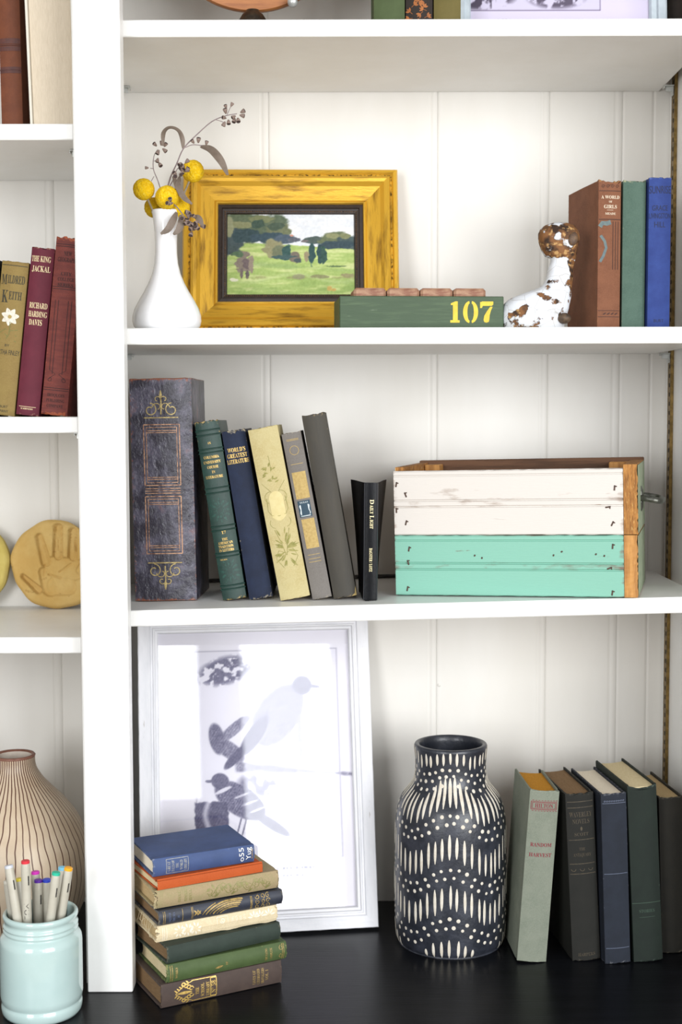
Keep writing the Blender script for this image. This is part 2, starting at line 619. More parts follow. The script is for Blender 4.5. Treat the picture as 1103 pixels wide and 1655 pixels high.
# ------------------------------------------------------------------ pictures
def rail(name, root, mat, w, h, side, prof, n=24, wob=0.0, label=None, grime=()):
    """one mitred rail of a frame, its local x along the rail; prof: (inset, height) pairs, from the outer edge inwards and back"""
    L = w if side in ('bottom', 'top') else h
    rr = random.Random(name + side + str(w))
    mb = MB()
    m = len(prof)
    for i in range(n + 1):
        for (s, t) in prof:
            x = -L / 2 + s + (L - 2 * s) * i / n
            j = (rr.random() - .5) * wob if 0 < i < n else 0
            mb.v.append((x, s + j * (s < 1e-6), t + j * .5))
            mb.wear[len(mb.v) - 1] = .72 if s in grime else .35 if s == 0 and mat is not GILT else 0.0
    for i in range(n):
        for k in range(m):
            a, c = i * m + k, i * m + (k + 1) % m
            mb.f.append((a, a + m, c + m, c))
    mb.f.append(tuple(range(m))); mb.f.append(tuple(range(n * m, n * m + m))[::-1])
    o = fix_normals(mb.build(name, mat, root))
    o.rotation_euler = (0, 0, {'bottom': 0, 'right': R(90), 'top': R(180), 'left': R(270)}[side])
    o.location = {'bottom': (0, 0, 0), 'right': (w / 2, h / 2, 0), 'top': (0, h, 0), 'left': (-w / 2, h / 2, 0)}[side]
    if label: o['label'] = label
    return o


def vnoise(x, y, seed, oct=4):
    """smooth value noise on arrays"""
    out = np.zeros_like(x); amp = 1.0; tot = 0
    for k in range(oct):
        f = 2 ** k
        xs, ys = x * f + 17.3 * k, y * f + 5.1 * k
        xi, yi = np.floor(xs).astype(int), np.floor(ys).astype(int)
        fx, fy = xs - xi, ys - yi
        fx, fy = fx * fx * (3 - 2 * fx), fy * fy * (3 - 2 * fy)
        def hsh(a, b):
            n = (a * 374761393 + b * 668265263 + (seed + k) * 974634777) & 0x7fffffff
            n = ((n ^ (n >> 13)) * 1274126177) & 0x7fffffff
            return ((n ^ (n >> 16)) & 0xffff) / 65535.0
        v = (hsh(xi, yi) * (1 - fx) + hsh(xi + 1, yi) * fx) * (1 - fy) + (hsh(xi, yi + 1) * (1 - fx) + hsh(xi + 1, yi + 1) * fx) * fy
        out += v * amp; tot += amp; amp *= .5
    return out / tot


def painted_sheet(name, root, w, h, y0, z, nu, nv, color_fn, rough, label=None, relief=None):
    """a flat sheet whose print is a colour attribute; color_fn(u right 0-1, v down 0-1) -> sRGB 0-255"""
    u, v = np.meshgrid(np.linspace(0, 1, nu), np.linspace(0, 1, nv), indexing='ij')
    c = np.clip(color_fn(u, v), 0, 255) / 255.0
    c = np.where(c <= .04045, c / 12.92, ((c + .055) / 1.055) ** 2.4)
    mb = MB()
    zz = np.zeros_like(u) if relief is None else relief(u, v)
    mb.grid(lambda i, j: ((u[i, j] - .5) * w, y0 + (1 - v[i, j]) * h, z + zz[i, j]), nu, nv)
    mb.f = [f[::-1] for f in mb.f]
    o = mb.build(name, material(name + '_print', 'ffffff', rough, attr='print', spec=.3), root)
    at = o.data.color_attributes.new('print', 'FLOAT_COLOR', 'POINT')
    rgba = np.ones((nu * nv, 4), np.float32)
    rgba[:, :3] = c.reshape(-1, 3)
    at.data.foreach_set('color', rgba.ravel())
    if label: o['label'] = label
    return o


def lay(c, col, mask):
    return c * (1 - mask[..., None]) + np.array(col, float) * mask[..., None]


def soft(d, e):
    return np.clip(.5 - d / e, 0, 1)


def blob(u, v, cu, cv, ru, rv, seed, rag=.35, f=14):
    d = np.sqrt(((u - cu) / ru) ** 2 + ((v - cv) / rv) ** 2) - 1 + (vnoise(u * f, v * f, seed) - .5) * 2 * rag
    return soft(d, .16)


def landscape(u, v):
    du = (vnoise(u * 30, v * 30, 3) - .5) * .02
    dv = (vnoise(u * 30, v * 30, 4) - .5) * .02
    U, V = u + du, v + dv
    c = np.ones(u.shape + (3,)) * np.array((228, 231, 236.))
    c = lay(c, (240, 240, 240), soft(vnoise(u * 6, v * 10, 8) - .45, .3))
    # field
    hill = .38 + .05 * np.clip((U - .45) / .5, 0, 1) - .02 * np.exp(-((U - .2) / .15) ** 2)
    f = soft(hill - V, .01)
    grass = np.ones_like(c) * np.array((190, 206, 128.))
    g = vnoise(U * 5, V * 26, 11)
    grass = lay(grass, (160, 184, 104), soft(.48 - g, .18) * .8)
    grass = lay(grass, (206, 214, 150), soft(g - .36, .12) * .8)
    grass = lay(grass, (142, 168, 92), soft(.80 - V, .2) * soft(.5 - vnoise(U * 8, V * 14, 12), .2) * .7)
    grass = lay(grass, (122, 148, 106), soft(np.abs(V - .60 - .10 * U) - .025 * (U < .55), .05) * .35)
    grass = lay(grass, (216, 222, 176), soft(np.abs(V - .79 - .05 * np.sin(U * 9)) - .01, .05) * .4)
    c = c * (1 - f[..., None]) + grass * f[..., None]
    # left wood
    for (a, b, ra, rb, col, s) in ((.10, .18, .24, .2, (98, 110, 84), 21), (.30, .17, .17, .17, (92, 106, 84), 22), (.40, .24, .10, .14, (112, 118, 88), 23), (.05, .34, .09, .16, (74, 88, 90), 24),
                                   (.16, .28, .12, .085, (56, 76, 80), 25), (.33, .29, .13, .07, (58, 78, 88), 26), (.45, .31, .08, .06, (78, 92, 106), 27), (.53, .32, .05, .03, (96, 100, 110), 28),
                                   (.28, .07, .10, .045, (124, 130, 92), 29), (.12, .14, .10, .04, (140, 142, 104), 30), (.38, .15, .06, .05, (74, 90, 74), 31), (.02, .16, .035, .12, (150, 152, 118), 32), (.24, .13, .05, .05, (64, 84, 72), 33), (.02, .44, .05, .06, (70, 84, 84), 34)):
        c = lay(c, col, blob(U, V, a, b, ra, rb, s, .45))
    # right wood
    for (a, b, ra, rb, col, s) in ((.70, .325, .10, .045, (78, 92, 88), 41), (.84, .31, .12, .085, (106, 116, 86), 42), (.96, .35, .10, .085, (74, 90, 90), 43), (.86, .38, .14, .05, (58, 76, 84), 44), (.82, .27, .06, .035, (142, 144, 104), 45), (.92, .27, .04, .03, (132, 136, 98), 46), (.61, .335, .03, .014, (120, 110, 112), 47), (.505, .27, .014, .014, (206, 150, 130), 48)):
        c = lay(c, col, blob(U, V, a, b, ra, rb, s, .4))
    # bushes in the field
    for (a, b, ra, rb, col, s) in ((.36, .42, .075, .12, (148, 144, 108), 51), (.42, .47, .07, .09, (112, 118, 92), 52), (.47, .48, .035, .10, (54, 86, 82), 53), (.53, .53, .04, .07, (120, 110, 98), 54), (.44, .53, .10, .025, (66, 92, 92), 55), (.55, .575, .03, .025, (72, 84, 84), 56),
                                   (.665, .51, .026, .13, (48, 78, 78), 57), (.725, .51, .02, .12, (46, 74, 76), 58), (.758, .51, .024, .12, (52, 82, 74), 59), (.62, .53, .022, .07, (152, 140, 110), 60), (.86, .645, .09, .008, (96, 118, 80), 61)):
        c = lay(c, col, blob(U, V, a, b, ra, rb, s, .4, 18))
    # bare bush, left
    for (a, b, ra, rb, col, s) in ((.13, .60, .07, .12, (136, 124, 112), 71), (.10, .50, .05, .04, (88, 112, 84), 72), (.16, .62, .035, .08, (110, 96, 96), 73), (.115, .74, .012, .06, (112, 100, 96), 74), (.16, .74, .016, .06, (100, 92, 90), 75), (.19, .63, .02, .1, (150, 136, 120), 76)):
        c = lay(c, col, blob(U, V, a, b, ra, rb, s, .6, 24))
    # tufts and path
    c = lay(c, (150, 142, 100), soft(np.abs(V - .785) - .006, .03) * soft(.42 - vnoise(U * 9, V * 3, 81), .1) * .8)
    for (a, b, ra, rb, col, s) in ((.56, .77, .05, .03, (146, 144, 112), 82), (.74, .775, .07, .022, (136, 134, 96), 83), (.06, .81, .03, .02, (232, 226, 206), 84), (.94, .76, .05, .025, (150, 140, 104), 85), (.80, .92, .02, .03, (206, 170, 96), 86), (.835, .93, .018, .02, (200, 164, 90), 87)):
        c = lay(c, col, blob(U, V, a, b, ra, rb, s, .5, 20) * .85)
    c += ((vnoise(u * 70, v * 46, 91) - .5) * 26)[..., None]
    return c * .90


GILT = material('gilded_wood', 'd6a634', 0.33, '5e3a10', 26, 1.0, .50, .76, wear='2e1a08', wear_gain=1.0, stretch=(.6, 5, 3), col3='3a2208', n3=34, lo3=.66, hi3=.8, stretch3=(.5, 6, 2),
                metallic=0.45, bump=0.0003, bscale=240, bstretch=(.5, 3, 1))
LINER = material('dark_frame_liner', '231812', 0.5, '33241a', 200, 0.7)
BEAD = material('liner_bead', '6a4a26', 0.4, '2c1e16', 500, 0.9, metallic=.3)

W, H, T = .291, .232, .024
lean = 13
gf = empty('framed_painting', (-.0665, .190 + T * math.cos(R(lean)), .7970), (R(90 - lean), 0, R(1.5)), 'small landscape painting in a wide worn gilt frame', 'painting')
prof = [(0, 0), (0, .017), (.002, .0205), (.006, .021), (.0085, .0185), (.010, .0185), (.0115, .022), (.015, .024), (.019, .0225), (.024, .0175), (.036, .0125), (.042, .0115), (.0445, .0135), (.0465, .0135), (.0475, .009), (.0475, 0)]
for s in ('bottom', 'right', 'top', 'left'):
    rail('frame_rail', gf, GILT, W, H, s, prof, grime=(.0085, .010, .0475))
wi, hi = W - .095, H - .095
for s in ('bottom', 'right', 'top', 'left'):
    o = rail('liner_rail', gf, LINER, wi + .001, hi + .001, s, [(0, .002), (0, .010), (.005, .0105), (.006, .0085), (.0115, .0075), (.0125, .005), (.0125, .002)], 8)
    o.location.y += .047
mb = MB()
bx, by = wi - .018, hi - .018
def bead(x, y):
    V, F = [], []
    for k in range(3):
        for i in range(6):
            a = i * math.pi / 3
            r_ = .0011 * (1, .8, .35)[k]
            V.append((x + r_ * math.cos(a), y + r_ * math.sin(a), .0075 + (0, .0008, .0013)[k]))
    for k in range(2):
        for i in range(6):
            F.append((k * 6 + i, k * 6 + (i + 1) % 6, k * 6 + 6 + (i + 1) % 6, k * 6 + 6 + i))
    F.append(tuple(range(12, 18)))
    mb.add(V, F)
cy = .0475 + hi / 2
nx_, ny_ = int(bx / .0029), int(by / .0029)
for i in range(nx_ + 1):
    for sg in (-1, 1): bead(-bx / 2 + bx * i / nx_, cy + sg * by / 2)
for i in range(1, ny_):
    for sg in (-1, 1): bead(sg * bx / 2, cy - by / 2 + by * i / ny_)
tag(mb.build('beading', BEAD, gf, smooth=True), kind='stuff')
painted_sheet('canvas', gf, wi - .022, hi - .022, .0475 + .011, .0045, 220, 160, landscape, .55, 'painted green field with trees under a pale sky',
              relief=lambda u, v: (vnoise(u * 60, v * 40, 5) - .5) * .0004)
part('backing_board', LINER, gf, lambda m: m.box(-W / 2 + .03, W / 2 - .03, .03, H - .03, 0.0003, .002))


# large bird print behind the stack of books
def ell(u, v, cu, cv, a, b, ang):
    t = R(ang); x, y = u - cu, v - cv
    X, Y = x * math.cos(t) + y * math.sin(t), -x * math.sin(t) + y * math.cos(t)
    return np.sqrt((X / a) ** 2 + (Y / b) ** 2) - 1


def bird_print(u, v):
    # u, v in picture pixels of a 330 x 460 plate
    x, y = u * 330, v * 460
    c = np.ones(u.shape + (3,)) * np.array((232, 229, 237.))
    grain = vnoise(x * .5, y * .5, 5)
    hatch = .5 + .5 * np.sin((x + y * .7) * 1.3 + 4 * vnoise(x * .05, y * .05, 6))
    plate = soft(np.maximum(np.abs(x - 185) - 120, np.abs(y - 205) - 170), 3)
    c = lay(c, (218, 216, 228), plate * .55)
    ink = np.zeros_like(u)
    def put(m, dark, tex=.35):
        nonlocal ink
        ink = np.maximum(ink, m * (dark + tex * (grain - .5) + .2 * tex * (hatch - .5)))
    # trunk at the lower left, with a pale streak down it
    put(soft(np.maximum(np.abs(x - 88) - 28, np.abs(y - 330) - 50) + 5 * (vnoise(x * .2, y * .2, 7) - .5), 2), .85, .4)
    ink *= 1 - soft(np.abs(x - 80 - 3 * np.sin(y * .12)) - 4, 6) * .7
    # branch from the middle to the right, foliage, a twig below
    put(soft(np.abs(y - 226 - .10 * (x - 150)) - 9 * np.clip((320 - x) / 190, .25, 1) - 5 * (vnoise(x * .06, y * .06, 8) - .5), 4) * soft(130 - x, 6), .55, .7)
    put(soft(.46 - vnoise(x * .12, y * .14, 12), .10) * soft(ell(x, y, 115, 66, 46, 22, -14), .4), .75, .3)
    put(soft(.42 - vnoise(x * .15, y * .15, 13), .08) * soft(ell(x, y, 168, 256, 34, 18, 8), .4), .6, .3)
    put(soft(np.abs(y - 252 - .22 * (x - 160) - 4 * np.sin(x * .12)) - 1.2, 1.5) * soft(np.abs(x - 180) - 36, 6), .6, .2)
    # bird at the left edge, wing raised
    put(soft(ell(x, y, 99, 178, 13, 26, -12), .2), .72, .5)
    put(soft(ell(x, y, 128, 163, 36, 9, -38), .2), .55, .6)
    put(soft(ell(x, y, 118, 196, 32, 13, 34), .2), .62, .6)
    # large bird: tail down to the left, head at the upper right
    put(soft(ell(x, y, 131, 208, 28, 8, -44), .16), .80, .3)
    put(soft(ell(x, y, 163, 174, 40, 13, -54), .14), .70, .4)
    put(soft(ell(x, y, 203, 142, 60, 36, -52), .12), .52, .5)
    put(soft(ell(x, y, 246, 94, 17, 16, 0), .16), .72, .4)
    put(soft(ell(x, y, 266, 96, 11, 3.2, 8), .2), .7, .2)
    put(soft(np.abs(x - 240) - 5, 4) * soft(np.abs(y - 150) - 65, 8), .45, .3)
    # small bird below, facing left
    put(soft(ell(x, y, 103, 247, 15, 13, 10), .14), .78, .3)
    put(soft(ell(x, y, 136, 280, 48, 24, 33), .1), .74, .6)
    put(soft(ell(x, y, 188, 320, 36, 8, 33), .14), .66, .5)
    put(soft(ell(x, y, 87, 247, 9, 2.6, 4), .2), .7, .2)
    ink *= 1 - soft(ell(x, y, 108, 262, 15, 3, -22), .3) * .9
    for kx, ky in ((138, 272), (152, 284), (164, 296)):
        ink *= 1 - soft(ell(x, y, kx, ky, 13, 1.8, -18), .4) * .75
    for kx in (134, 143):
        put(soft(np.abs(x - kx + (y - 320) * .3) - 1.3, 1.2) * soft(np.abs(y - 322) - 14, 2), .8, 0)
    # plate line and caption
    put(soft(np.abs(np.maximum(np.abs(x - 185) - 122, np.abs(y - 205) - 172)) - .8, 1), .4, 0)
    for yy, a, b, hh in ((392, 110, 262, 2.2), (404, 130, 240, 1.6)):
        put(soft(np.abs(y - yy) - hh, .8) * soft(np.abs(x - (a + b) / 2) - (b - a) / 2, 2) * (np.sin(x * 1.9 + 3 * np.sin(x * .37)) > -.25), .55, .2)
    return lay(c, (70, 68, 98), np.clip(ink, 0, 1))


CHALK = material('worn_white_frame_paint', 'e6e6ea', 0.55, 'd8d9de', 40, 0.8, col3='9b8f86', n3=110, lo3=.66, hi3=.72, bump=0.0002, bscale=260, stretch=(.4, 2, 2), stretch3=(.3, 2, 2), wear='8a7a70', wear_gain=.9)
GLASS = bpy.data.materials.new('picture_glass')
GLASS.use_nodes = True
nt = GLASS.node_tree
nt.nodes.remove(nt.nodes['Principled BSDF'])
tr, gl, fr, mx = (nt.nodes.new(k) for k in ('ShaderNodeBsdfTransparent', 'ShaderNodeBsdfGlossy', 'ShaderNodeFresnel', 'ShaderNodeMixShader'))
gl.inputs['Roughness'].default_value = 0.02
fr.inputs['IOR'].default_value = 1.55
nt.links.new(fr.outputs[0], mx.inputs[0]); nt.links.new(tr.outputs[0], mx.inputs[1]); nt.links.new(gl.outputs[0], mx.inputs[2])
nt.links.new(mx.outputs[0], nt.nodes['Material Output'].inputs['Surface'])

W, H, T, lean, yaw = .318, .430, .020, 12.5, 8.0
cx, cyy = .0498, .1625
ux, uy = math.cos(R(yaw)), math.sin(R(yaw))
nb = Vector((-math.sin(R(yaw)), math.cos(R(yaw)), 0))
base = Vector((cx, cyy, 0)) - Vector((ux, uy, 0)) * (W / 2) + nb * (T * math.cos(R(lean)))
bf = empty('framed_bird_print', base, (Matrix.Rotation(R(yaw), 3, 'Z') @ Matrix.Rotation(R(90 - lean), 3, 'X')).to_euler(), 'glazed bird engraving in a worn white frame leaning behind the book stack', 'picture frame')
prof = [(0, 0), (0, .018), (.001, .0195), (.016, .020), (.0175, .017), (.0195, .017), (.0205, .0185), (.0225, .0185), (.0235, .0150), (.0265, .0145), (.0275, .011), (.0275, 0)]
for s in ('bottom', 'right', 'top', 'left'):
    rail('frame_rail', bf, CHALK, W, H, s, prof, 40, .0005)
wi, hi = W - .055, H - .055
painted_sheet('bird_engraving', bf, wi + .004, hi + .004, .0255, .0045, 210, 290, bird_print, .7, 'grey engraving of two birds on branches')
g = MB(); g.box(-wi / 2 - .002, wi / 2 + .002, .0255, .0255 + hi + .004, .0062, .0078)
g.build('glass_pane', GLASS, bf)
part('backing_board', CHALK, bf, lambda m: m.box(-W / 2 + .02, W / 2 - .02, .02, H - .02, .0004, .0036))

# bird print on the uppermost shelf, only its foot in view
def caption_plate(u, v):
    x, y = u * 300, v * 320
    c = np.ones(u.shape + (3,)) * np.array((196, 188, 208.))
    gr = vnoise(x * .12, y * .12, 31)
    m = soft(np.maximum(np.abs(x - 105) - 112, np.abs(y - 130) - 150), 1.5)
    c = lay(c, (186, 180, 200), m * .7)
    c = lay(c, (70, 62, 78), soft(.47 - gr, .1) * soft(ell(x, y, 18, 255, 60, 25, 0), .3) * m)
    c = lay(c, (84, 76, 92), soft(.45 - gr, .1) * soft(ell(x, y, 145, 262, 45, 16, 0), .4) * m)
    c = lay(c, (88, 80, 96), soft(.5 - gr, .1) * soft(ell(x, y, 90, 160, 70, 50, -20), .3) * m)
    c = lay(c, (112, 102, 124), soft(np.abs(np.maximum(np.abs(x - 105) - 113, np.abs(y - 130) - 151)) - .8, 1))
    return c


W, H, T, lean = .262, .300, .018, 6
PALEBLUE = material('pale_blue_frame_paint', 'bcc6cc', 0.5, 'a9b3ba', 60, .7)
tf = empty('framed_bird_print', (.2730, .100, 1.1555), (R(90 - lean), 0, 0), 'pale blue framed print captioned spotted fly-catcher, cut off by the picture edge', 'picture frame')
prof = [(0, 0), (0, .016), (.002, .018), (.011, .018), (.0125, .014), (.0185, .013), (.0205, .009), (.0205, 0)]
for s in ('right', 'top', 'left'):
    rail('frame_rail', tf, PALEBLUE, W, H, s, prof, 8)
rail('frame_rail', tf, PALEBLUE, W, H, 'bottom', [(0, 0), (0, .012), (.004, .012), (.004, 0)], 8)
painted_sheet('print', tf, W - .038, H - .024, .0042, .006, 150, 200, caption_plate, .7)
INK = material('engraver_ink', '4c4456', 0.8)
mb = MB()
pm = lambda a, b: (a, b, .0064)
write(mb, 'N.º 1,294 SPOTTED FLY-CATCHER OF LORRAIN.', -.004, .0245, .0042, pm, .172)
write(mb, 'LORRAINE SPOTTED FLY-CATCHER', .004, .0150, .0038, pm, .135)
mb.build('caption_lettering', INK, tf)
part('backing_board', LINER, tf, lambda m: m.box(-W / 2 + .004, W / 2 - .004, .004, H - .004, .0004, .004))


# ------------------------------------------------------------------ books, sloping middle shelf
ROW = 'books leaning in a row on the middle shelf'
LEATHER = material('crackled_leather', '2c2934', 0.36, '6d6a7c', 30, .9, .46, .72, col3='6a4438', n3=30, lo3=.58, hi3=.74, bump=0.0022, bscale=105, bstretch=(1, 1, .7), spec=0.6, wear='7d4a34', wear_gain=1.3)  # bluish lighter blotches paint the leather's sheen into its colour
COPPER = material('rubbed_copper_tooling', 'b98f70', 0.45, '6d4a3a', 160, 1.0, .45, .6, metallic=.25)
r, S = book('tall black crackled leather book with gold scrolls, beside the post', (-.2212, .076, .4592), .0785, .2795, .125, LEATHER, PAPER_BROWN, lean=-.9, yaw=-1.5, bulge=.0012, group=ROW)


def leather_scrolls(m):
    for s_ in (1, -1):
        for cv, sg in ((.2405, 1), (.0385, -1)):
            strip(m, scroll(s_ * .0135, cv + sg * 0, .0085, .0030, 90 if s_ > 0 else 90, (90 + s_ * 400) if sg > 0 else (90 - s_ * -400)), .0013, S)
            strip(m, scroll(s_ * .0045, cv + sg * .003, .0065, .002, 0 if s_ > 0 else 180, (0 if s_ > 0 else 180) + s_ * sg * 260), .0011, S)
            strip(m, scroll(s_ * .0042, cv + sg * .013, .0045, .0018, 200 if s_ > 0 else -20, (200 if s_ > 0 else -20) - s_ * sg * 280), .0011, S)
    for cv, sg in ((.2405, 1), (.0385, -1)):
        strip(m, [(0, cv - sg * .006), (0.0004, cv + sg * .008), (0, cv + sg * .024)], .0016, S, taper=False)
        leafshape(m, 0, cv + sg * .012, .012, .0034, 90 * sg, S)
        hline(m, -.0215, .0215, cv - sg * .0098, .0014, S)


part('gold_tooling', material('faded_gold', 'b8a46c', .42, '7e6c48', 300, .9, metallic=.3), r, leather_scrolls)


def leather_panels(m):
    for v0, v1 in ((.060, .132), (.146, .222)):
        for k, wd in ((0, .0012), (.0034, .0008)):
            rect(m, -.0225 + k, v0 + k, .0225 - k, v1 - k, wd, S)
        for dv in (.0075, .0100):
            hline(m, -.0185, .0185, v1 - dv, .0009, S); hline(m, -.0185, .0185, v0 + dv, .0009, S)
    for dv in (.136, .139, .142): hline(m, -.0225, .0225, dv, .0010, S)


part('copper_tooling', COPPER, r, leather_panels)

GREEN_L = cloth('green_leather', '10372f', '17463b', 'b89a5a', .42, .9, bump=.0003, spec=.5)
r, S = book('dark green leather book with raised bands and gold lettering', (-.1336, .060, .4614), .0302, .2240, .125, GREEN_L, PAPER_BROWN, lean=-8.6, bulge=.005, fray=.0016, group=ROW)


def bands(m):
    us = [-.0153 + .0306 * i / 12 for i in range(13)]
    m.tube([(u, S(u, 0)[1] + .0002, 0) for u in us], .0011, 6)


for v in (.2135, .2075, .1900, .1855, .1410, .1350, .0930, .0878, .0590, .0545, .0180, .0135):
    part('raised_band', GREEN_L, r, bands).location = (0, 0, v)


def green_txt(m):
    write(m, 'IX', 0, .1975, .0026, S)
    for k, (t_, wd) in enumerate((('COLUMBIA', .0190), ('UNIVERSITY', .0215), ('COURSE', .0140), ('IN', .0040), ('LITERATURE', .0215))):
        write(m, t_, -.0005, .1800 - k * .0062, .0033, S, wd)
    write(m, '17', 0, .0850 + .0, .0036, S)
    for k, (t_, wd) in enumerate((('THE', .0070), ('AMERICAN', .0185), ('TRADITION', .0185), ('IN LETTERS', .0185))):
        write(m, t_, 0, .0765 - k * .0046, .0032, S, wd)
    write(m, 'NELSON', -.0055, .0530 - .002, .0017, S, .009)


part('gold_lettering', GOLD, r, green_txt)


def green_orn(m):
    for cv in (.1130, .0360):
        for a in range(0, 360, 30): leafshape(m, .004 * math.cos(R(a)), cv + .006 * math.sin(R(a)), .010, .003, a, S)
        strip(m, scroll(0, cv, .0042, .0042, 0, 360), .0008, S)


part('blind_tooling', material('blind_tooling_green', '0c2e27', .5, '225246', 300, .8, bump=.0003, bscale=900), r, green_orn)

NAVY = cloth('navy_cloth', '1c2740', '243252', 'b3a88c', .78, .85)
r, S = book('navy cloth book headed with three gold lines of title', (-.1006, .063, .4620), .0300, .2120, .122, NAVY, PAPER_BROWN, lean=-9.0, bulge=.0035, fray=.0018, group=ROW)
part('gold_lettering', GOLD, r, lambda m: [write(m, t_, 0, .1885 - k * .0072, .0052, S, wd) for k, (t_, wd) in enumerate((("WORLD'S", .0225), ('GREATEST', .0250), ('LITERATURE', .0275)))])

CREAM = cloth('cream_cloth', 'd3c48a', 'bda45c', 'a8894a', .75, .6, nscale=30, lo=.45, hi=.72)
r, S = book('cream cloth book with green floral spine drawing', (-.0571, .046, .4630), .0375, .2150, .120, CREAM, PAPER_TAN, lean=-10.5, bulge=.0035, group=ROW)


def cream_plants(m):
    rr = random.Random(4)
    for s_ in (1, -1):
        strip(m, [(s_ * (.0045 + .0095 * math.sin(R(a))), .125 + .034 * math.sin(R(a * .5 + 40)) - .012) for a in range(0, 110, 8)], .0005, S)
        strip(m, scroll(s_ * .006, .128, .0078, .0072, 90, 90 + s_ * -150), .0006, S)
        strip(m, [(s_ * .0115, .128), (s_ * .0125, .112), (s_ * .0085, .106), (0, .1045)], .0006, S)
        strip(m, scroll(s_ * .007, .098, .008, .005, -90, -90 + s_ * 120), .0005, S)
        strip(m, [(s_ * .0004, .055), (s_ * .004, .072), (s_ * .009, .088)], .0006, S)
        strip(m, [(s_ * .0004, .058), (s_ * .009, .062), (s_ * .0135, .052), (s_ * .006, .040)], .0006, S)
    for k in range(15):
        leafshape(m, (rr.random() - .5) * .022, .148 + rr.random() * .020, .0055, .0019, rr.choice((70, 110, 200, -20, 250)), S)
    strip(m, [(0, .160), (0.0005, .172), (0, .180)], .0006, S)
    for k in range(54):
        a = rr.uniform(-80, 260)
        q = rr.uniform(.002, .012)
        leafshape(m, q * math.cos(R(a)) * .8, .062 + q * math.sin(R(a)) * 1.7, rr.uniform(.006, .010), .0016, a if a > -20 and a < 200 else a, S)


part('floral_drawing', material('green_ink', '7d7a3a', .7, '9d9458', 200, .8), r, cream_plants)
def pale(m):
    V, n = [], 18
    for i in range(n + 1):
        u = -.0088 + .0176 * i / n
        V += [S(u, .1045 - .006 * math.cos(u / .0088 * 1.5), .00016), S(u, .126 + .0095 * math.sqrt(max(0, 1 - (u / .0089) ** 2)), .00016)]
    m.add(V, [(2 * i, 2 * i + 2, 2 * i + 3, 2 * i + 1) for i in range(n)])


part('pale_panel', material('pale_panel_print', 'cabd8a', .75, 'c2b37c', 100, .7), r, pale)

GREY = cloth('grey_cloth', '857f79', '77706a', 'b3a58c', .8, .7, stretch=(1, 1, .3))
r, S = book('narrow grey cloth book with tan spine panels and blue paper label', (-.0237, .049, .4637), .0246, .2090, .118, GREY, PAPER_TAN, lean=-10.4, bulge=.0030, group=ROW)
TANP = material('tan_panel_print', 'b59c62', .75, 'a38a52', 300, .9, bump=.0002, bscale=500)


def patch(u0, u1, v0, v1, S, lift=.00016, n=6):
    V = [S(u0 + (u1 - u0) * i / n, v, lift) for i in range(n + 1) for v in (v0, v1)]
    return V, [(2 * i, 2 * i + 2, 2 * i + 3, 2 * i + 1) for i in range(n)]


part('tan_panel', TANP, r, lambda m: m.add(*patch(-.0085, .0085, .1265, .1600, S)))
part('tan_panel', TANP, r, lambda m: m.add(*patch(-.0075, .0085, .0640, .1010, S)))
part('tan_rules', TANP, r, lambda m: [hline(m, -.0075, .0075, v, .0006, S) for v in (.2010, .1995, .1700, .056, .051, .047)] + [strip(m, scroll(0, .187, .0055, .0055, 0, 360), .0006, S)])
LABELB = material('blue_label_print', '27404f', .7)
part('paper_label', LABELB, r, lambda m: m.add(*patch(-.0082, .0072, .1035, .1240, S, .0003)), 'small dark blue paper label')


def grey_label(m):
    f = lambda u, v: S(u - .0005, v, .0005)
    m.add([f(x, y) for x, y in ((-.0065, .1085), (-.0058, .1065), (.0058, .1065), (.0065, .1085), (.0055, .113), (.0065, .1175), (.0055, .1190), (-.0055, .1190), (-.0065, .1175), (-.0055, .113))], [tuple(range(10))])
    write(m, 'TEXAS', 0, .1217, .0018, f, .0105)
    hline(m, -.006, .006, .1050, .0009, f)


part('label_print', material('white_label_ink', 'cfd6d6', .7, 'a8b4b8', 700, .8), r, grey_label)

OLIVE = cloth('olive_grey_cloth', '46423a', '524c40', '8d7a58', .62, .8, stretch=(1, 1, .2))
r, S = book('plain olive-grey cloth book, tallest of the leaning row', (.0051, .047, .4647), .0295, .2300, .128, OLIVE, PAPER_BROWN, lean=-9.7, bulge=.0045, fray=.0012, group=ROW)
part('worn_corner', material('bare_board', 'a8935f', .8, '8a7448', 200, .8), r, lambda m: m.add([S(.0146, .0004, .0004), S(.0146, .012, .0004), S(.0125, .0035, .0004), S(.0080, .0004, .0004)], [(0, 1, 2, 3)]))

# the slim black book standing with its limp covers spread
BLK = material('black_limp_leather', '08090c', .34, '0e0f14', 60, .8, bump=.0002, bscale=260, spec=.14)
BLKS = material('glossy_black_ridge', '14161e', .2, spec=.8, coat=.6)
bk = empty('book', (.0357, .033, .4658), (0, R(.5), R(1)), 'slim black leather book standing with covers spread beside the crate', 'book')
hgt, hw = .1450, .0083


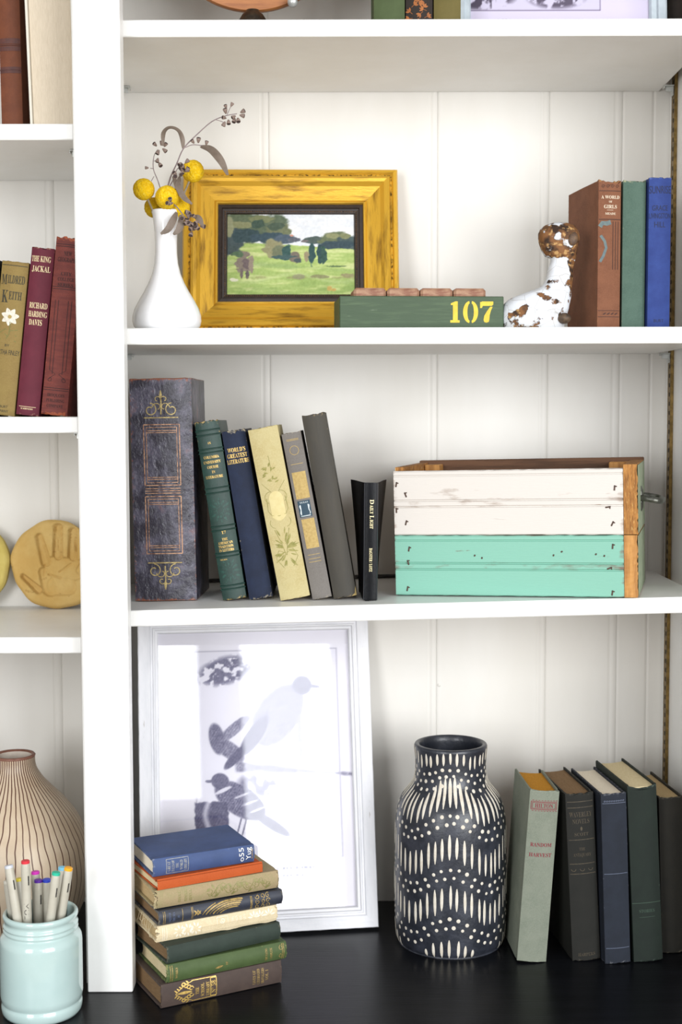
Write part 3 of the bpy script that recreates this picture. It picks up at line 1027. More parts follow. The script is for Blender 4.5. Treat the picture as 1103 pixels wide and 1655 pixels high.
def limp(m, th):
    prof = []
    for i in range(25):
        t_ = (i - 12) / 12.0
        prof.append(t_)
    def pt(t_, z, off):
        f = z / hgt
        flare = (.0035 + .0115 * f ** 1.3)
        a = abs(t_)
        if a < .3: x, y = t_ / .3 * hw, spine_y(t_ / .3 * hw, 2 * hw, .0012)
        else:
            q = (a - .3) / .7
            x = math.copysign(hw + flare * q ** 1.2 + .0008 * math.sin(q * 6), t_)
            y = .0012 + .082 * q
        n = Vector((0, -1)) if a < .3 else Vector((math.copysign(1, t_), -.12))
        n.normalize()
        return (x + n.x * off, y + n.y * off, z)
    zs = [0, .001] + [hgt * k / 10 for k in range(1, 10)] + [hgt - .001, hgt]
    b0 = len(m.v)
    for off in (0, -.0011):
        for z in zs:
            for t_ in prof: m.v.append(pt(t_, z, off))
    n, nz = len(prof), len(zs)
    for s_ in (0, 1):
        for k in range(nz - 1):
            for i in range(n - 1):
                a = b0 + s_ * n * nz + k * n + i
                q = (a, a + 1, a + n + 1, a + n)
                m.f.append(q if s_ == 0 else q[::-1])
    for k in (0, nz - 1):
        for i in range(n - 1):
            a = b0 + k * n + i
            m.f.append((a, a + 1, a + 1 + n * nz, a + n * nz))
    for i in (0, n - 1):
        for k in range(nz - 1):
            a = b0 + k * n + i
            m.f.append((a, a + n, a + n + n * nz, a + n * nz))


mb = MB(); limp(mb, .001)
fix_normals(mb.build('cover', BLK, bk, smooth=True, angle=40))
fix_normals(part('page_block', PAPER_CREAM, bk, lambda m: m.box(-.0068, .0068, .0025, .078, .003, hgt - .004)))
S = lambda u, v, lift=.0003: (u, spine_y(u, 2 * hw, .0012) - lift, v)
for s_ in (-1, 1): part('spine_ridge', BLKS, bk, lambda m: m.tube([(s_ * .0079, .0008, z) for z in (.0006, .05, .1, hgt - .0006)], .0008, 8))


def daily(m):
    write(m, 'D', .0012, .1215, .0050, S, .0056, turn=-90)
    write(m, 'AILY', .0008, .1120, .0040, S, .0112, turn=-90)
    write(m, 'L', .0012, .1025, .0050, S, .0042, turn=-90)
    write(m, 'IGHT', .0008, .0940, .0040, S, .0110, turn=-90)
    write(m, 'BAGSTER / LOTZ', .0002, .0500, .0036, S, .0290, turn=-90)


part('gold_lettering', material('pale_gold_lettering', 'e4d8a8', .4, metallic=.15), bk, daily)
part('ribbon_marker', BLK, bk, lambda m: m.box(-.0065, -.0015, -.0016, -.0009, -.0006, .0006))

# ------------------------------------------------------------------ books, gilt-painting shelf
TRIO = 'upright books beside the dog figurine'
BROWNC = cloth('brown_cloth', '915a3c', '7c4a30', 'b5864a', .78, .8)
r, S = book('brown cloth book with a white-lettered spine, behind the dog figurine', (.3310, .060, .7970), .0296, .1815, .112, BROWNC, PAPER_TAN, yaw=9.5, bulge=.0018, fray=.0022, group=TRIO, cap_dip=.002)
part('white_lettering', material('white_lettering', 'd9c8b0', .7), r, lambda m: [write(m, t_, .0005, v, h_, S, wd) for t_, v, h_, wd in (('A WORLD', .1615, .0038, .0235), ('OF', .1560, .0024, .0042), ('GIRLS', .1500, .0042, .0165), ('MEADE', .1415, .0026, .0135))] + [hline(m, -.004, .004, .1458, .0004, S)])
DKP = material('dark_brown_print', '46281b', .75)
BLP = material('slate_blue_print', '58686c', .75, '6a7672', 200, .8)
part('dark_rules', DKP, r, lambda m: (hline(m, -.0138, .0138, .1690, .0010, S), hline(m, -.0138, .0138, .1345, .0012, S), [strip(m, [(u, .134 - .002), (u, .10), (u, .0735)], .0010, S) for u in (.004, .0075, .0108)], [strip(m, scroll(-.009 + .006 * k, .1745, .0022, .0006, 0, 400), .0007, S) for k in range(4)], hline(m, -.0138, .0138, .016, .0008, S), hline(m, -.0138, .0138, .0235, .0008, S), [leafshape(m, -.008 + .005 * k, .0185, .005, .002, 30, S) for k in range(4)]))
part('blue_scroll', BLP, r, lambda m: (strip(m, [(-.0125, .1255), (-.0095, .1300), (-.004, .1295), (.001, .1312)], .0055, S), strip(m, [(-.0115, .1150), (-.0065, .1080), (-.0045, .1000), (-.0080, .0900), (-.0120, .0830)], .0034, S)))
SAGE = cloth('sage_green_cloth', '587465', '4b6759', 'b9b48c', .8, .8)
book('plain sage green cloth book between brown and blue books', (.3612, .060, .7970), .0286, .1815, .125, SAGE, PAPER_TAN, yaw=1.0, bulge=.002, fray=.0014, group=TRIO, cap_dip=.0012)
BLUE = cloth('royal_blue_cloth', '273f8c', '3450a0', '5a6fae', .75, .8)
r, S = book('royal blue cloth book lettered in black, against the right side wall', (.3905, .052, .7970), .0278, .1835, .128, BLUE, PAPER_TAN, yaw=.5, bulge=.0018, fray=.0008, group=TRIO)
part('black_lettering', material('black_lettering', '131b3c', .7), r, lambda m: [write(m, t_, 0, v, h_, S, wd, 'sans') for t_, v, h_, wd in (('SUNRISE', .1690, .0090, .0265), ('GRACE', .1470, .0062, .0190), ('LIVINGSTON', .1375, .0062, .0260), ('HILL', .1270, .0068, .0135), ('BURT', .0105, .0036, .0120))])

# ------------------------------------------------------------------ books, narrow left bay
REDS = 'leaning books in the narrow left bay'
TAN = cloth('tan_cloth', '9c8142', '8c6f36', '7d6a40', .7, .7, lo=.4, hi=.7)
r, S = book('tan book with a white flower on its leaning spine', (-.4192, .050, .6921), .0335, .1885, .125, TAN, PAPER_CREAM, lean=6.6, bulge=.004, group=REDS)
DKINK = material('dark_green_ink', '2f2c1e', .7)


def mildred(m):
    write(m, 'M', -.0112, .1660, .0120, S, .0072)
    write(m, 'ILDRED', .0035, .1665, .0098, S, .0205)
    write(m, 'K', -.0085, .1455, .0150, S, .0080)
    write(m, 'EITH', .0040, .1470, .0098, S, .0155)
    write(m, 'BY', 0, .0860, .0030, S, .0056, 'sans')
    write(m, 'MARTHA FINLEY', -.0002, .0775, .0058, S, .0310, 'sans')
    write(m, 'A.L. BURT', -.001, .0110, .0030, S, .0175, 'sans')
    write(m, 'COMPANY', -.001, .0055, .0034, S, .0195, 'sans')
    hline(m, -.0155, .0155, .1835, .0008, S)


part('dark_lettering', DKINK, r, mildred)
part('leaf_drawing', material('olive_ink', '6c6a34', .7), r, lambda m: [strip(m, p, .0009, S) for p in ([(.001, .115), (.001, .100), (-.002, .094)], [(-.012, .100), (-.004, .106), (.010, .098)], [(-.011, .092), (.002, .104), (.011, .106)], [(-.013, .106), (-.002, .098), (.010, .091)])])
part('flower_print', material('white_flower_ink', 'd8d2c2', .7, 'b8b0a2', 300, .8), r, lambda m: [leafshape(m, .0012 * math.cos(R(a)), .121 + .0012 * math.sin(R(a)), .0098, .0062, a, S) for a in range(10, 370, 51)])
part('flower_centre', material('ochre_ink', 'a08a52', .7), r, lambda m: m.add([S(.0024 * math.cos(i * .7854), .121 + .0024 * math.sin(i * .7854), .0006) for i in range(8)], [tuple(range(8))]))
RED = cloth('crimson_cloth', '6b1c30', '7a2438', 'b98a70', .68, .75)
r, S = book('smooth crimson book with cream capitals, in the leaning trio', (-.3858, .045, .6921), .0288, .2045, .130, RED, PAPER_CREAM, lean=6.6, bulge=.0045, fray=.0012, group=REDS)
part('cream_lettering', material('cream_lettering', 'e0cda0', .6), r, lambda m: [write(m, t_, u, v, .0068, S, wd) for t_, u, v, wd in (('THE KING', -.0008, .1910, .0235), ('JACKAL', .0002, .1790, .0225), ('RICHARD', .0010, .1345, .0218), ('HARDING', .0012, .1240, .0225), ('DAVIS', -.0005, .1140, .0160))] + [write(m, 'SCRIBNERS', -.001, .0080, .0018, S, .0150), hline(m, -.011, .010, .0105, .0005, S)])
WINE = cloth('worn_red_leather', '7c342e', '9c4638', 'c0603a', .6, 1.25, bump=.0004, stretch=(.6, 1, 3), nscale=60)
r, S = book('worn dark red leather book leaning against the white post', (-.3520, .040, .6921), .0325, .2150, .135, WINE, PAPER_TAN, lean=6.1, bulge=.004, fray=.0024, group=REDS)


def wine(m):
    for k, (t_, wd) in enumerate((('NEW', .0095), ('GEOGRAPHY', .0245))): write(m, t_, .0005, .1965 - k * .0075, .0052, S, wd)
    for k, (t_, wd) in enumerate((('CITY', .0130), ('COLLEGE', .0200), ('SERIES', .0190))): write(m, t_, .0005, .1720 - k * .0066, .0040, S, wd)
    for v in (.2075, .2050, .1560, .1535, .0330, .0305): hline(m, -.0155, .0155, v, .0008, S)
    for u in (-.006, .006): strip(m, [(u, .140), (u, .09), (u, .050)], .0007, S)
    strip(m, [(-.010, .140), (-.010, .055), (-.002, .050), (-.010, .044)], .0007, S)
    strip(m, [(.010, .140), (.010, .055), (.002, .050), (.010, .044)], .0007, S)
    for s_ in (1, -1): strip(m, scroll(s_ * .009, .043, .003, .001, 90, 90 + s_ * 400), .0006, S)
    for k, (t_, wd) in enumerate((('IROQUOIS', .0210), ('PUBLISHING', .0220), ('COMPANY', .0200))): write(m, t_, .0005, .0245 - k * .0066, .0038, S, wd)


part('dark_lettering', material('blackened_tooling', '331312', .7), r, wine)
book('black book edge showing at the picture border, beside the tan flower book', (-.4525, .055, .6921), .0250, .1930, .120, cloth('black_cloth', '1b1d1c', '252726', '4a4c48'), PAPER_CREAM, lean=6.4, bulge=.003, group=REDS)

# upper left shelf
RUST = cloth('rust_leather', '74391c', '8a4724', '5a2a14', .6, .7, bump=.0003)
r, S = book('tall rust brown leather volume with banded spine, upper left', (-.4010, .062, 1.0362), .0265, .2600, .150, RUST, PAPER_BROWN, bulge=.003, group=None, lean=-.6)
BANDM = material('dark_rust_band', '45201a', .6, '56291c', 90, .8)
for v0, v1 in ((.1000, .1055), (.1085, .1150), (.0735, .0810)):
    part('leather_band', BANDM, r, lambda m: m.add(*patch(-.0129, .0129, v0, v1, S, .0005, 8)))
for v in (.1070, .0770):
    part('raised_band', BANDM, r, lambda m: m.tube([(-.0129 + .0258 * i / 10, S(-.0129 + .0258 * i / 10, v)[1], v) for i in range(11)], .0008, 6))
# thick book set with its fore-edge outwards
tb = empty('book', (-.3431, .030, 1.0365), (0, R(-1.6), 0), 'thick white book shelved pages outward beside the white post', 'book')
tb.location.z += .0009
part('cover', material('white_book_cover', 'd2cdc0', .55, 'c8c2b4', 60, .7), tb, lambda m: (m.box(-.0285, -.0255, 0, .190, 0, .2900, .0008), m.box(.0255, .0285, 0, .190, 0, .2900, .0008), m.box(-.0285, .0285, .1875, .1905, 0, .2900, .0008)))
part('page_block', paper('page_bulk', 'd0c3af', 'b8aa94'), tb, lambda m: m.box(-.0253, .0253, .004, .1872, .002, .2860, .0006))

# ------------------------------------------------------------------ uppermost shelf
UP = 'books on the uppermost shelf'
book('moss green cloth book on the uppermost shelf, beside a floral spine', (.0592, .030, 1.1555), .0376, .205, .13, cloth('moss_cloth', '4d5c33', '57683c', '8a8a5c'), PAPER_TAN, group=UP, bulge=.004)
r, S = book('dark book with orange leaf pattern on the uppermost shelf', (.0950, .030, 1.1555), .0326, .200, .13, cloth('dark_floral_cloth', '2b211b', '352820', '5a4632'), PAPER_TAN, group=UP, bulge=.004)


def leaves_pat(m):
    rr = random.Random(9)
    for k in range(75):
        u, v = rr.uniform(-.012, .012), .004 + k * .0026
        a = rr.uniform(0, 360)
        for da in (-40, 0, 40): leafshape(m, u, v, .0052, .0024, a + da, S)
        strip(m, [(u, v), (u - .004 * math.cos(R(a)), v - .004 * math.sin(R(a)))], .0005, S)


part('leaf_pattern', material('orange_leaf_print', '9c5a1e', .6, '7d4414', 200, .8), r, leaves_pat)
book('mustard olive cloth book on the uppermost shelf, beside the framed print', (.1285, .030, 1.1555), .0326, .210, .13, cloth('mustard_cloth', '70632c', '7b6d34', '9a8c58'), PAPER_TAN, group=UP, bulge=.004)
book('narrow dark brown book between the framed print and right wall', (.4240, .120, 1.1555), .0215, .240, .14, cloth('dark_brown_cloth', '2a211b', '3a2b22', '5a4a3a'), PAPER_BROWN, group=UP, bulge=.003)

WOODD = material('honey_wood', 'a86a34', .42, '8a5022', 40, .9, stretch=(.4, 3, 3), bump=.00015, bscale=300, bstretch=(.3, 3, 3))
IRON = material('dark_bronze', '2c241c', .45, '46392a', 120, .8, metallic=.5)
disc = empty('wooden_disc', (-.1090, .115, 1.1555), label='round honey-brown wooden disc on a small dark metal foot', cat='ornament')
mb = MB()
mb.lathe([(0, -.006), (.085, -.006), (.110, -.005), (.1145, -.0075), (.1185, -.0070), (.1203, -.003), (.1203, .006), (.1185, .009), (.112, .010), (0, .010)], 96)
mb.build('rim', WOODD, disc, smooth=True, angle=35, loc=(0, 0, .1640), rot=(R(96), 0, 0))
mb = MB()
mb.lathe([(0, 0), (.0300, 0), (.0310, .002), (.0300, .0050), (.0245, .0120), (.0225, .0200), (.0215, .0268), (.0180, .0275), (.0165, .0330), (.0130, .0385), (.0090, .0415), (.0080, .0440), (0, .0440)], 48)
mb.build('foot', IRON, disc, smooth=True, angle=40)
mb = MB()
mb.lathe([(0, 0), (.0035, .0005), (.0035, .004), (.0058, .006), (.0066, .010), (.0050, .0135), (0, .0145)], 20)
mb.build('knob', STEEL, disc, smooth=True, loc=(.0530, -.004, .0545), rot=(R(120), R(35), 0))

# ------------------------------------------------------------------ stack of books on the counter
ST = 'stacked books on the black counter'
z = 0.0005
C_BR = cloth('stack_brown_cloth', '453833', '52433c', '6e5c4c', .7, .7)
r, S = book('dark brown book with a gold emblem, at the bottom of the stack', (-.0735, -.0090, z), .0285, .1565, .103, C_BR, PAPER_BROWN, yaw=28.2, lying=True, bulge=.0025, group=ST)


def library(m):
    for k, (t_, wd) in enumerate((('THE', .0085), ('SCHOOL', .0160), ('LIBRARY', .0170))): write(m, t_, -.001, .1115 - k * .0068, .0042, S, wd)
    write(m, 'Nº 58', 0, .0905, .0052, S, .0150)
    rect(m, -.0108, .0868, .0108, .0942, .0010, S)
    strip(m, [(-.0118, .0868), (-.0122, .118)], .0010, S); strip(m, [(.0118, .0868), (.0122, .118)], .0010, S)
    for s_ in (1, -1):
        for k in range(4):
            strip(m, scroll(s_ * (.0035 + .0018 * k), .1190 + .0032 * k, .0030, .0010, -90, -90 + s_ * 330), .0013, S)
        for k in range(6): leafshape(m, s_ * (.0100 - k * .0017), .1215 + k * .0030, .0050, .0018, 90 - s_ * 40, S)
        strip(m, [(s_ * .0118, .1170), (s_ * .0075, .1290), (0, .1390)], .0008, S)
    leafshape(m, 0, .1180, .0190, .0036, 90, S)


part('gold_emblem', GOLD, r, library)
part('dull_lettering', DULL_GOLD, r, lambda m: [write(m, t_, 0, .0375 - k * .0056, .0036, S, wd) for k, (t_, wd) in enumerate((('LIVES OF', .0175), ('CELEBRATED', .0190), ('TRAVELLERS', .0190), ('VOL. I', .0130)))])
z += .0288
C_GN = cloth('stack_green_cloth', '45572f', '52653a', '9a9a5c', .62, .85)
r, S = book('bright green cloth book, second from the bottom of the stack', (-.0672, -.0072, z), .0222, .1555, .100, C_GN, PAPER_CREAM, yaw=28.1, lying=True, bulge=.004, group=ST, fray=.0012)
part('dull_lettering', DULL_GOLD, r, lambda m: ([hline(m, -.0095, .0095, v, .0007, S) for v in (.1515, .1490, .0045, .0065)], [write(m, t_, 0, v, .0028, S, wd) for t_, v, wd in (('WORKS', .1440, .0130), ('OF', .0800, .0040), ('THE POEMS', .0280, .0150), ('COMPLETE', .0215, .0140))], leafshape(m, -.002, .085, .010, .003, 100, S), [strip(m, scroll(s_ * .005, .008, .003, .001, 0, 360), .0006, S) for s_ in (-1, 1)]))
z += .0225
C_DG = cloth('stack_dark_green_cloth', '2d3830', '354239', '7d7660', .72, .8)
book('plain dark green book, third from the bottom of the stack', (-.0750, -.0014, z), .0212, .1505, .104, C_DG, PAPER_BROWN, yaw=31, lying=True, bulge=.0035, group=ST)
z += .0215
C_CR = cloth('stack_cream_cloth', 'd8c7a2', 'c9b68c', 'a48c60', .75, .8, lo=.4, hi=.7)
r, S = book('cream book with a torn spine and white ornament in the stack', (-.0790, .0040, z), .0198, .1560, .100, C_CR, PAPER_TAN, yaw=27.4, lying=True, bulge=.003, group=ST, fray=.0026)
WHP = material('white_ornament_print', 'ece4d2', .7, 'ddd2ba', 300, .8)


def cream_orn(m):
    for v in (.1490, .1470, .1440): hline(m, -.0075, .0075, v, .0007, S)
    for cv in (.128, .118, .108):
        for a in range(0, 360, 45): leafshape(m, 0.003 * math.cos(R(a)), cv + .003 * math.sin(R(a)), .005, .0022, a + 20, S)
    rect(m, -.0078, .0660, .0078, .0800, .0006, S)
    for s_ in (1, -1): strip(m, scroll(s_ * .0035, .073, .0034, .0008, 90, 90 + s_ * 500), .0010, S)
    for k, wd in enumerate((.012, .013, .010, .012)): write(m, ('POEMS', 'SONGS', 'AND', 'IDYLLS')[k], 0, .0600 - k * .0052, .0032, S, wd)
    for cv in (.032, .024, .012):
        for a in range(0, 360, 40): leafshape(m, 0.002 * math.cos(R(a)), cv + .002 * math.sin(R(a)), .0062, .0024, a, S)


part('white_ornament', WHP, r, cream_orn)


def torn(m):
    rr = random.Random(3)
    V, F = [], []
    n = 26
    for i in range(n + 1):
        v = .0015 + .0985 * i / n
        lo_ = -.0128 - .0016 * math.sin(i * .5) - rr.random() * .0008 if i < n - 1 else -.0100
        for u in (.0000, -.0060, lo_ * .70):
            p = S(max(u, -.0099), v, .0008)
            V.append((u, p[1], v))
    for i in range(n):
        for k in range(2): F.append((i * 3 + k, i * 3 + k + 1, i * 3 + 4 + k, i * 3 + 3 + k))
    m.add(V, F)


part('torn_spine_flap', C_CR, r, torn)
part('frayed_thread', material('loose_thread', 'cfc0a0', .8), r, lambda m: [m.tube([(-.009 + .018 * math.sin(k * 1.3) ** 2, .012 + .009 * k, .1545), (-.006 + .002 * k, .016 + .008 * k, .1600 - .001 * (k % 3)), (.002 - .003 * (k % 2), .022 + .008 * k, .1590), (.0085, .030 + .007 * k, .1550)], .0003, 4) for k in range(6)])
z += .0201
C_NV = cloth('stack_navy_cloth', '2a2d38', '343a4a', '8a8068', .5, .9, spec=.5)
r, S = book('blue-black book with swirling gold waves on its spine in the stack', (-.0725, .0062, z), .0178, .1607, .104, C_NV, PAPER_BROWN, yaw=27.4, lying=True, bulge=.0035, group=ST)


def waves(m):
    for v in (.1550, .1530, .1310, .1195, .1180): hline(m, -.0075, .0075, v, .0006, S)
    for k in range(6):
        q = .018 + .0050 * k
        strip(m, [(-.0078 + (q * .42) * math.sin(R(a)), .066 + q * math.cos(R(a)) * .95) for a in range(12, 120, 9) if -.0078 + (q * .42) * math.sin(R(a)) < .0080], .0011 if k % 2 else .0018, S)
    for s_ in (1, -1):
        for cv in (.108, .112):
            leafshape(m, s_ * .002, cv, .007, .0022, 90 + s_ * 50, S)
    for k in range(9):
        strip(m, scroll((-.006, .0, .006)[k % 3], .034 - .0042 * (k // 3) * 1.6, .0030, .0008, 40 * k, 40 * k + 380), .0008, S)
    for v in (.043, .0415): hline(m, -.0078, .0078, v, .0008, S)


part('gold_waves', DULL_GOLD, r, waves)
part('blue_lettering', material('blue_tooling', '55607c', .6), r, lambda m: [write(m, t_, 0, v, .0028, S, wd) for t_, v, wd in (('TALES OF', .1470, .0115), ('THE SEA', .1420, .0110), ('BY', .1360, .0035))])
z += .0181
C_TN = cloth('stack_tan_cloth', 'a08c68', '928a5e', 'cbb98c', .7, .9, nscale=70)
r, S = book('shabby tan book with green vine tooling, third from the top of the stack', (-.0775, .0112, z), .0222, .1600, .104, C_TN, PAPER_TAN, yaw=27.1, lying=True, bulge=.0035, group=ST, fray=.0024)


def vine(m):
    strip(m, [(.006 * math.sin(v * 260), v) for v in [.012 + .0022 * i for i in range(38)]], .0008, S)
    for k in range(15):
        v = .014 + k * .0055
        strip(m, scroll(.004 * math.sin(v * 260 + 1.5), v, .0042, .0012, 60 * k, 60 * k + 330), .0007, S)
        leafshape(m, .005 * math.sin(v * 300), v, .0060, .0026, 80 + 50 * (-1) ** k, S)
    for v in (.130, .122, .116): write(m, 'IDYLL', 0, v, .0030, S, .0140)


part('vine_tooling', material('moss_tooling', '7d7a48', .5, '948c58', 200, .8, metallic=.1), r, vine)
z += .0225
C_OR = cloth('orange_cloth', 'da5f20', 'd0561c', 'e08a50', .7, .5)
book('thin bright orange book, second from the top of the stack', (-.0970, .0064, z), .0110, .1370, .098, C_OR, PAPER_CREAM, yaw=28.7, lying=True, bulge=.0004, t=.0016, head_gap=.0015, group=ST)
z += .0113
C_BL = cloth('stack_blue_cloth', '3a4c76', '44598a', '8c94a8', .62, .8, nscale=30)
r, S = book('faded blue book with white hand-lettered call number, topmost of the stack', (-.1070, .0088, z), .0222, .1300, .092, C_BL, PAPER_PALE, yaw=25.8, lying=True, bulge=.003, group=ST)
part('stamped_box', material('worn_silver_tooling', 'a9a89a', .5, '7f8290', 300, .9), r, lambda m: (rect(m, -.0085, .0860, .0085, .1135, .0006, S), [write(m, t_, 0, .1105 - k * .0052, .0034, S, wd) for k, (t_, wd) in enumerate((('GREAT', .0120), ('TALES OF', .0135), ('THE', .0060), ('WORLD', .0120), ('LIBRARY', .0140)))]))


def callno(m):
    write(m, 'o55', .0005, .0175, .0062, S, .0170, 'sans')
    write(m, 'Yug', .0010, .0085, .0062, S, .0150, 'sans')


part('white_call_number', material('white_paint_pen', 'f0efe8', .6), r, callno)
part('dull_lettering', DULL_GOLD, r, lambda m: [write(m, 'HARPER', 0, .0035, .0020, S, .012)])

# ------------------------------------------------------------------ books at the right of the counter
CB = 'books standing on the counter by the right wall'
C_MI = cloth('mint_grey_cloth', '8d9482', '7f8877', 'aeb59c', .8, .6)
r, S = book('pale sage book with red lettering leaning right beside the black vase', (.2405, .050, 0), .0380, .2205, .106, C_MI, PAPER_GILT, lean=4.0, yaw=3.2, bulge=.0030, group=CB)
REDINK = material('red_lettering', '7c2430', .7)


def harvest(m):
    write(m, 'HILTON', 0, .2015, .0052, S, .0230)
    rect(m, -.0162, .1965, .0162, .2065, .0007, S); rect(m, -.0146, .1978, .0146, .2052, .0006, S)
    for k in range(9): strip(m, [(-.015 + .00375 * k, .2082), (-.0128 + .00375 * k, .2082)], .0006, S); strip(m, [(-.015 + .00375 * k, .1948), (-.0128 + .00375 * k, .1948)], .0006, S)
    write(m, 'RANDOM', 0, .1515, .0048, S, .0270)
    write(m, 'HARVEST', 0, .1385, .0048, S, .0285)


part('red_lettering', REDINK, r, harvest)
C_B2 = cloth('dark_brown_green_cloth', '1d1c18', '24221d', '544c3e', .75, .7)
r, S = book('dark brown cloth book with worn gilt lettering, beside the pale sage book', (.3115, .056, 0), .0370, .2160, .128, C_B2, PAPER_BROWN, lean=-3.1, yaw=7, bulge=.0030, group=CB, fray=.0014)
part('dull_lettering', material('rubbed_gilt', '463c2a', .6, '2e2820', 300, .9), r, lambda m: ([write(m, t_, 0, v, h_, S, wd) for t_, v, h_, wd in (('WAVERLEY', .1895, .0062, .0290), ('NOVELS', .1805, .0058, .0220), ('SCOTT', .1640, .0040, .0180), ('THE', .1450, .0036, .0080), ('ANTIQUARY', .1375, .0040, .0230), ('HARPERS', .0080, .0040, .0220))], [hline(m, -.0165, .0165, v, .0010, S) for v in (.2060, .1985, .1570, .1260, .1130)], [strip(m, scroll(u, .1195, .0040, .0015, 180, 360), .0008, S) for u in (-.011, 0, .011)], leafshape(m, 0, .168, .006, .003, 90, S)))
C_B3 = cloth('slate_navy_cloth', '1e2431', '252d3c', '84868c', .78, .75)
r, S = book('slate navy book with pale page tops, between dark brown and green books', (.3495, .047, 0), .0335, .2185, .130, C_B3, PAPER_PALE, lean=-2.2, yaw=7, bulge=.0022, group=CB)
part('dull_rules', material('dull_rule', '5c6478', .6), r, lambda m: ([hline(m, -.015, .015, v, .0006, S) for v in (.2065, .1160, .0200)], [strip(m, scroll(-.012 + .003 * k, .2090, .0012, .0004, 0, 360), .0005, S) for k in range(9)]))
C_B4 = cloth('bottle_green_cloth', '131f18', '18271e', '4f5f54', .72, .7)
r, S = book('tall bottle green book with a dipped cream page top', (.3893, .052, 0), .0385, .2280, .130, C_B4, PAPER_CREAM, lean=-3.0, yaw=7, bulge=.0022, group=CB, cap_dip=.004)
part('dull_rules', material('green_rule', '2c4032', .6), r, lambda m: (hline(m, -.0185, .0185, .0765, .0008, S), write(m, 'STORIES', 0, .066, .004, S, .020), hline(m, -.010, .010, .058, .0005, S)))
C_B5 = cloth('dark_olive_cloth', '25231c', '2d2a21', '6a6250', .75, .8)
book('dark olive book cut off by the picture border, against the right wall', (.4290, .080, 0), .0330, .2040, .125, C_B5, PAPER_TAN, yaw=6, bulge=.003, group=CB, lean=-2.0)

# ------------------------------------------------------------------ bud vase with dried flowers
MILK = material('milk_glass', 'f0f0f2', 0.10, spec=.5, coat=.3, sss=.05)
VX, VY, VZ = -.2140, .060, .7970
vase = empty('bud_vase', (VX, VY, VZ), label='slender white milk-glass bud vase holding dried flowers', cat='vase')
mb = MB()
prof_o = [(0, 0), (.0330, 0), (.0372, .0015), (.0408, .0060), (.0424, .0120), (.0420, .0190), (.0396, .0270), (.0345, .0370), (.0285, .0470), (.0225, .0580), (.0175, .0700), (.0146, .0820), (.0134, .0950), (.0134, .1080), (.0141, .1220), (.0152, .1340), (.0164, .1420), (.0172, .1436), (.0176, .1455), (.0172, .1470)]
prof_i = [(.0160, .1474), (.0150, .1462), (.0142, .1400), (.0118, .1200), (.0105, .1000), (.0105, .0850), (.0150, .0650), (.0260, .0420), (.0360, .0180), (.0330, .0050), (0, .0040)]
mb.lathe(prof_o + prof_i, 64)
mb.build('body', MILK, vase, smooth=True)

PUFF = material('craspedia_yellow', 'e6bc14', .85, 'cf9e0c', 90, .7, .4, .65, col3='e8c83c', n3=420, lo3=.52, hi3=.62, bump=.0014, bscale=620, spec=.2)
STALK = material('dry_stalk', '9a8f78', .7, '7d705c', 90, .8)
TWIG = material('dry_twig', '8b7c7c', .65, '6e5f60', 120, .8)
LEAFM = material('dry_leaf', '74665a', .6, '5f5246', 60, .9, bump=.0002, bscale=400)
PODM = material('seed_pod', '8d7a70', .6, '6c5a52', 300, .9)
PODD = material('seed_pod_mouth', '3d2f2c', .8)


def icosphere(sub):
    import bmesh
    bm = bmesh.new()
    bmesh.ops.create_icosphere(bm, subdivisions=sub, radius=1)
    V = [tuple(v.co) for v in bm.verts]; F = [tuple(v.index for v in f.verts) for f in bm.faces]
    bm.free()
    return V, F


ICO_V, ICO_F = icosphere(5)
_f = RNG.normal(size=(420, 3)); _f /= np.linalg.norm(_f, axis=1)[:, None]
_d = np.array(ICO_V) @ _f.T
BALL = np.array(ICO_V) * (1 + .035 * np.clip((np.max(_d, axis=1) - .992) / .008, -1, 1))[:, None]


def flower(label, pos, r, foot):
    e = empty('craspedia_flower', (foot[0], foot[1], foot[2]), label=label, cat='flower', group='yellow billy button flowers in the bud vase')
    p = Vector(pos) - Vector(foot)
    mb = MB()
    rot = Matrix.Rotation(random.uniform(0, 6), 3, 'Z') @ Matrix.Rotation(random.uniform(0, 3), 3, 'X')
    mb.add([rot @ (Vector(v) * r) for v in BALL], ICO_F)
    mb.build('flower_ball', PUFF, e, smooth=True, loc=p)
    mid = Vector((p.x * .25, p.y * .25, p.z * .55))
    part('stem', STALK, e, lambda m: m.tube([Vector((0, 0, 0)), mid * .5, mid, p * .5 + mid * .5, p * .96], .0013, 8))


MOUTH = (VX, VY, VZ + .1474)
flower('yellow ball flower, leftmost of the bud vase', (-.2386, .046, .9673), .0128, (VX - .004, VY, .880))
flower('yellow ball flower, highest in the vase, before the gilt frame', (-.1815, .072, .9935), .0134, (VX + .006, VY + .004, .880))
flower('yellow ball flower in the middle above the vase mouth', (-.2100, .044, .9570), .0142, (VX, VY - .004, .880))
flower('yellow ball flower low at the right of the vase mouth', (-.1975, .062, .9480), .0128, (VX + .005, VY, .880))
flower('shaded yellow ball flower low behind the leftmost one', (-.2292, .070, .9490), .0122, (VX - .004, VY + .005, .880))


def curve_pts(P, n=8):
    """smooth points through P (Catmull-Rom)"""
    P = [Vector(p) for p in P]
    Q = [P[0] * 2 - P[1]] + P + [P[-1] * 2 - P[-2]]
    out = []
    for i in range(1, len(Q) - 2):
        for k in range(n):
            t = k / n
            a, b, c, d = Q[i - 1], Q[i], Q[i + 1], Q[i + 2]
            out.append(.5 * ((2 * b) + (c - a) * t + (2 * a - 5 * b + 4 * c - d) * t * t + (3 * b - a - 3 * c + d) * t ** 3))
    out.append(P[-1])
    return out


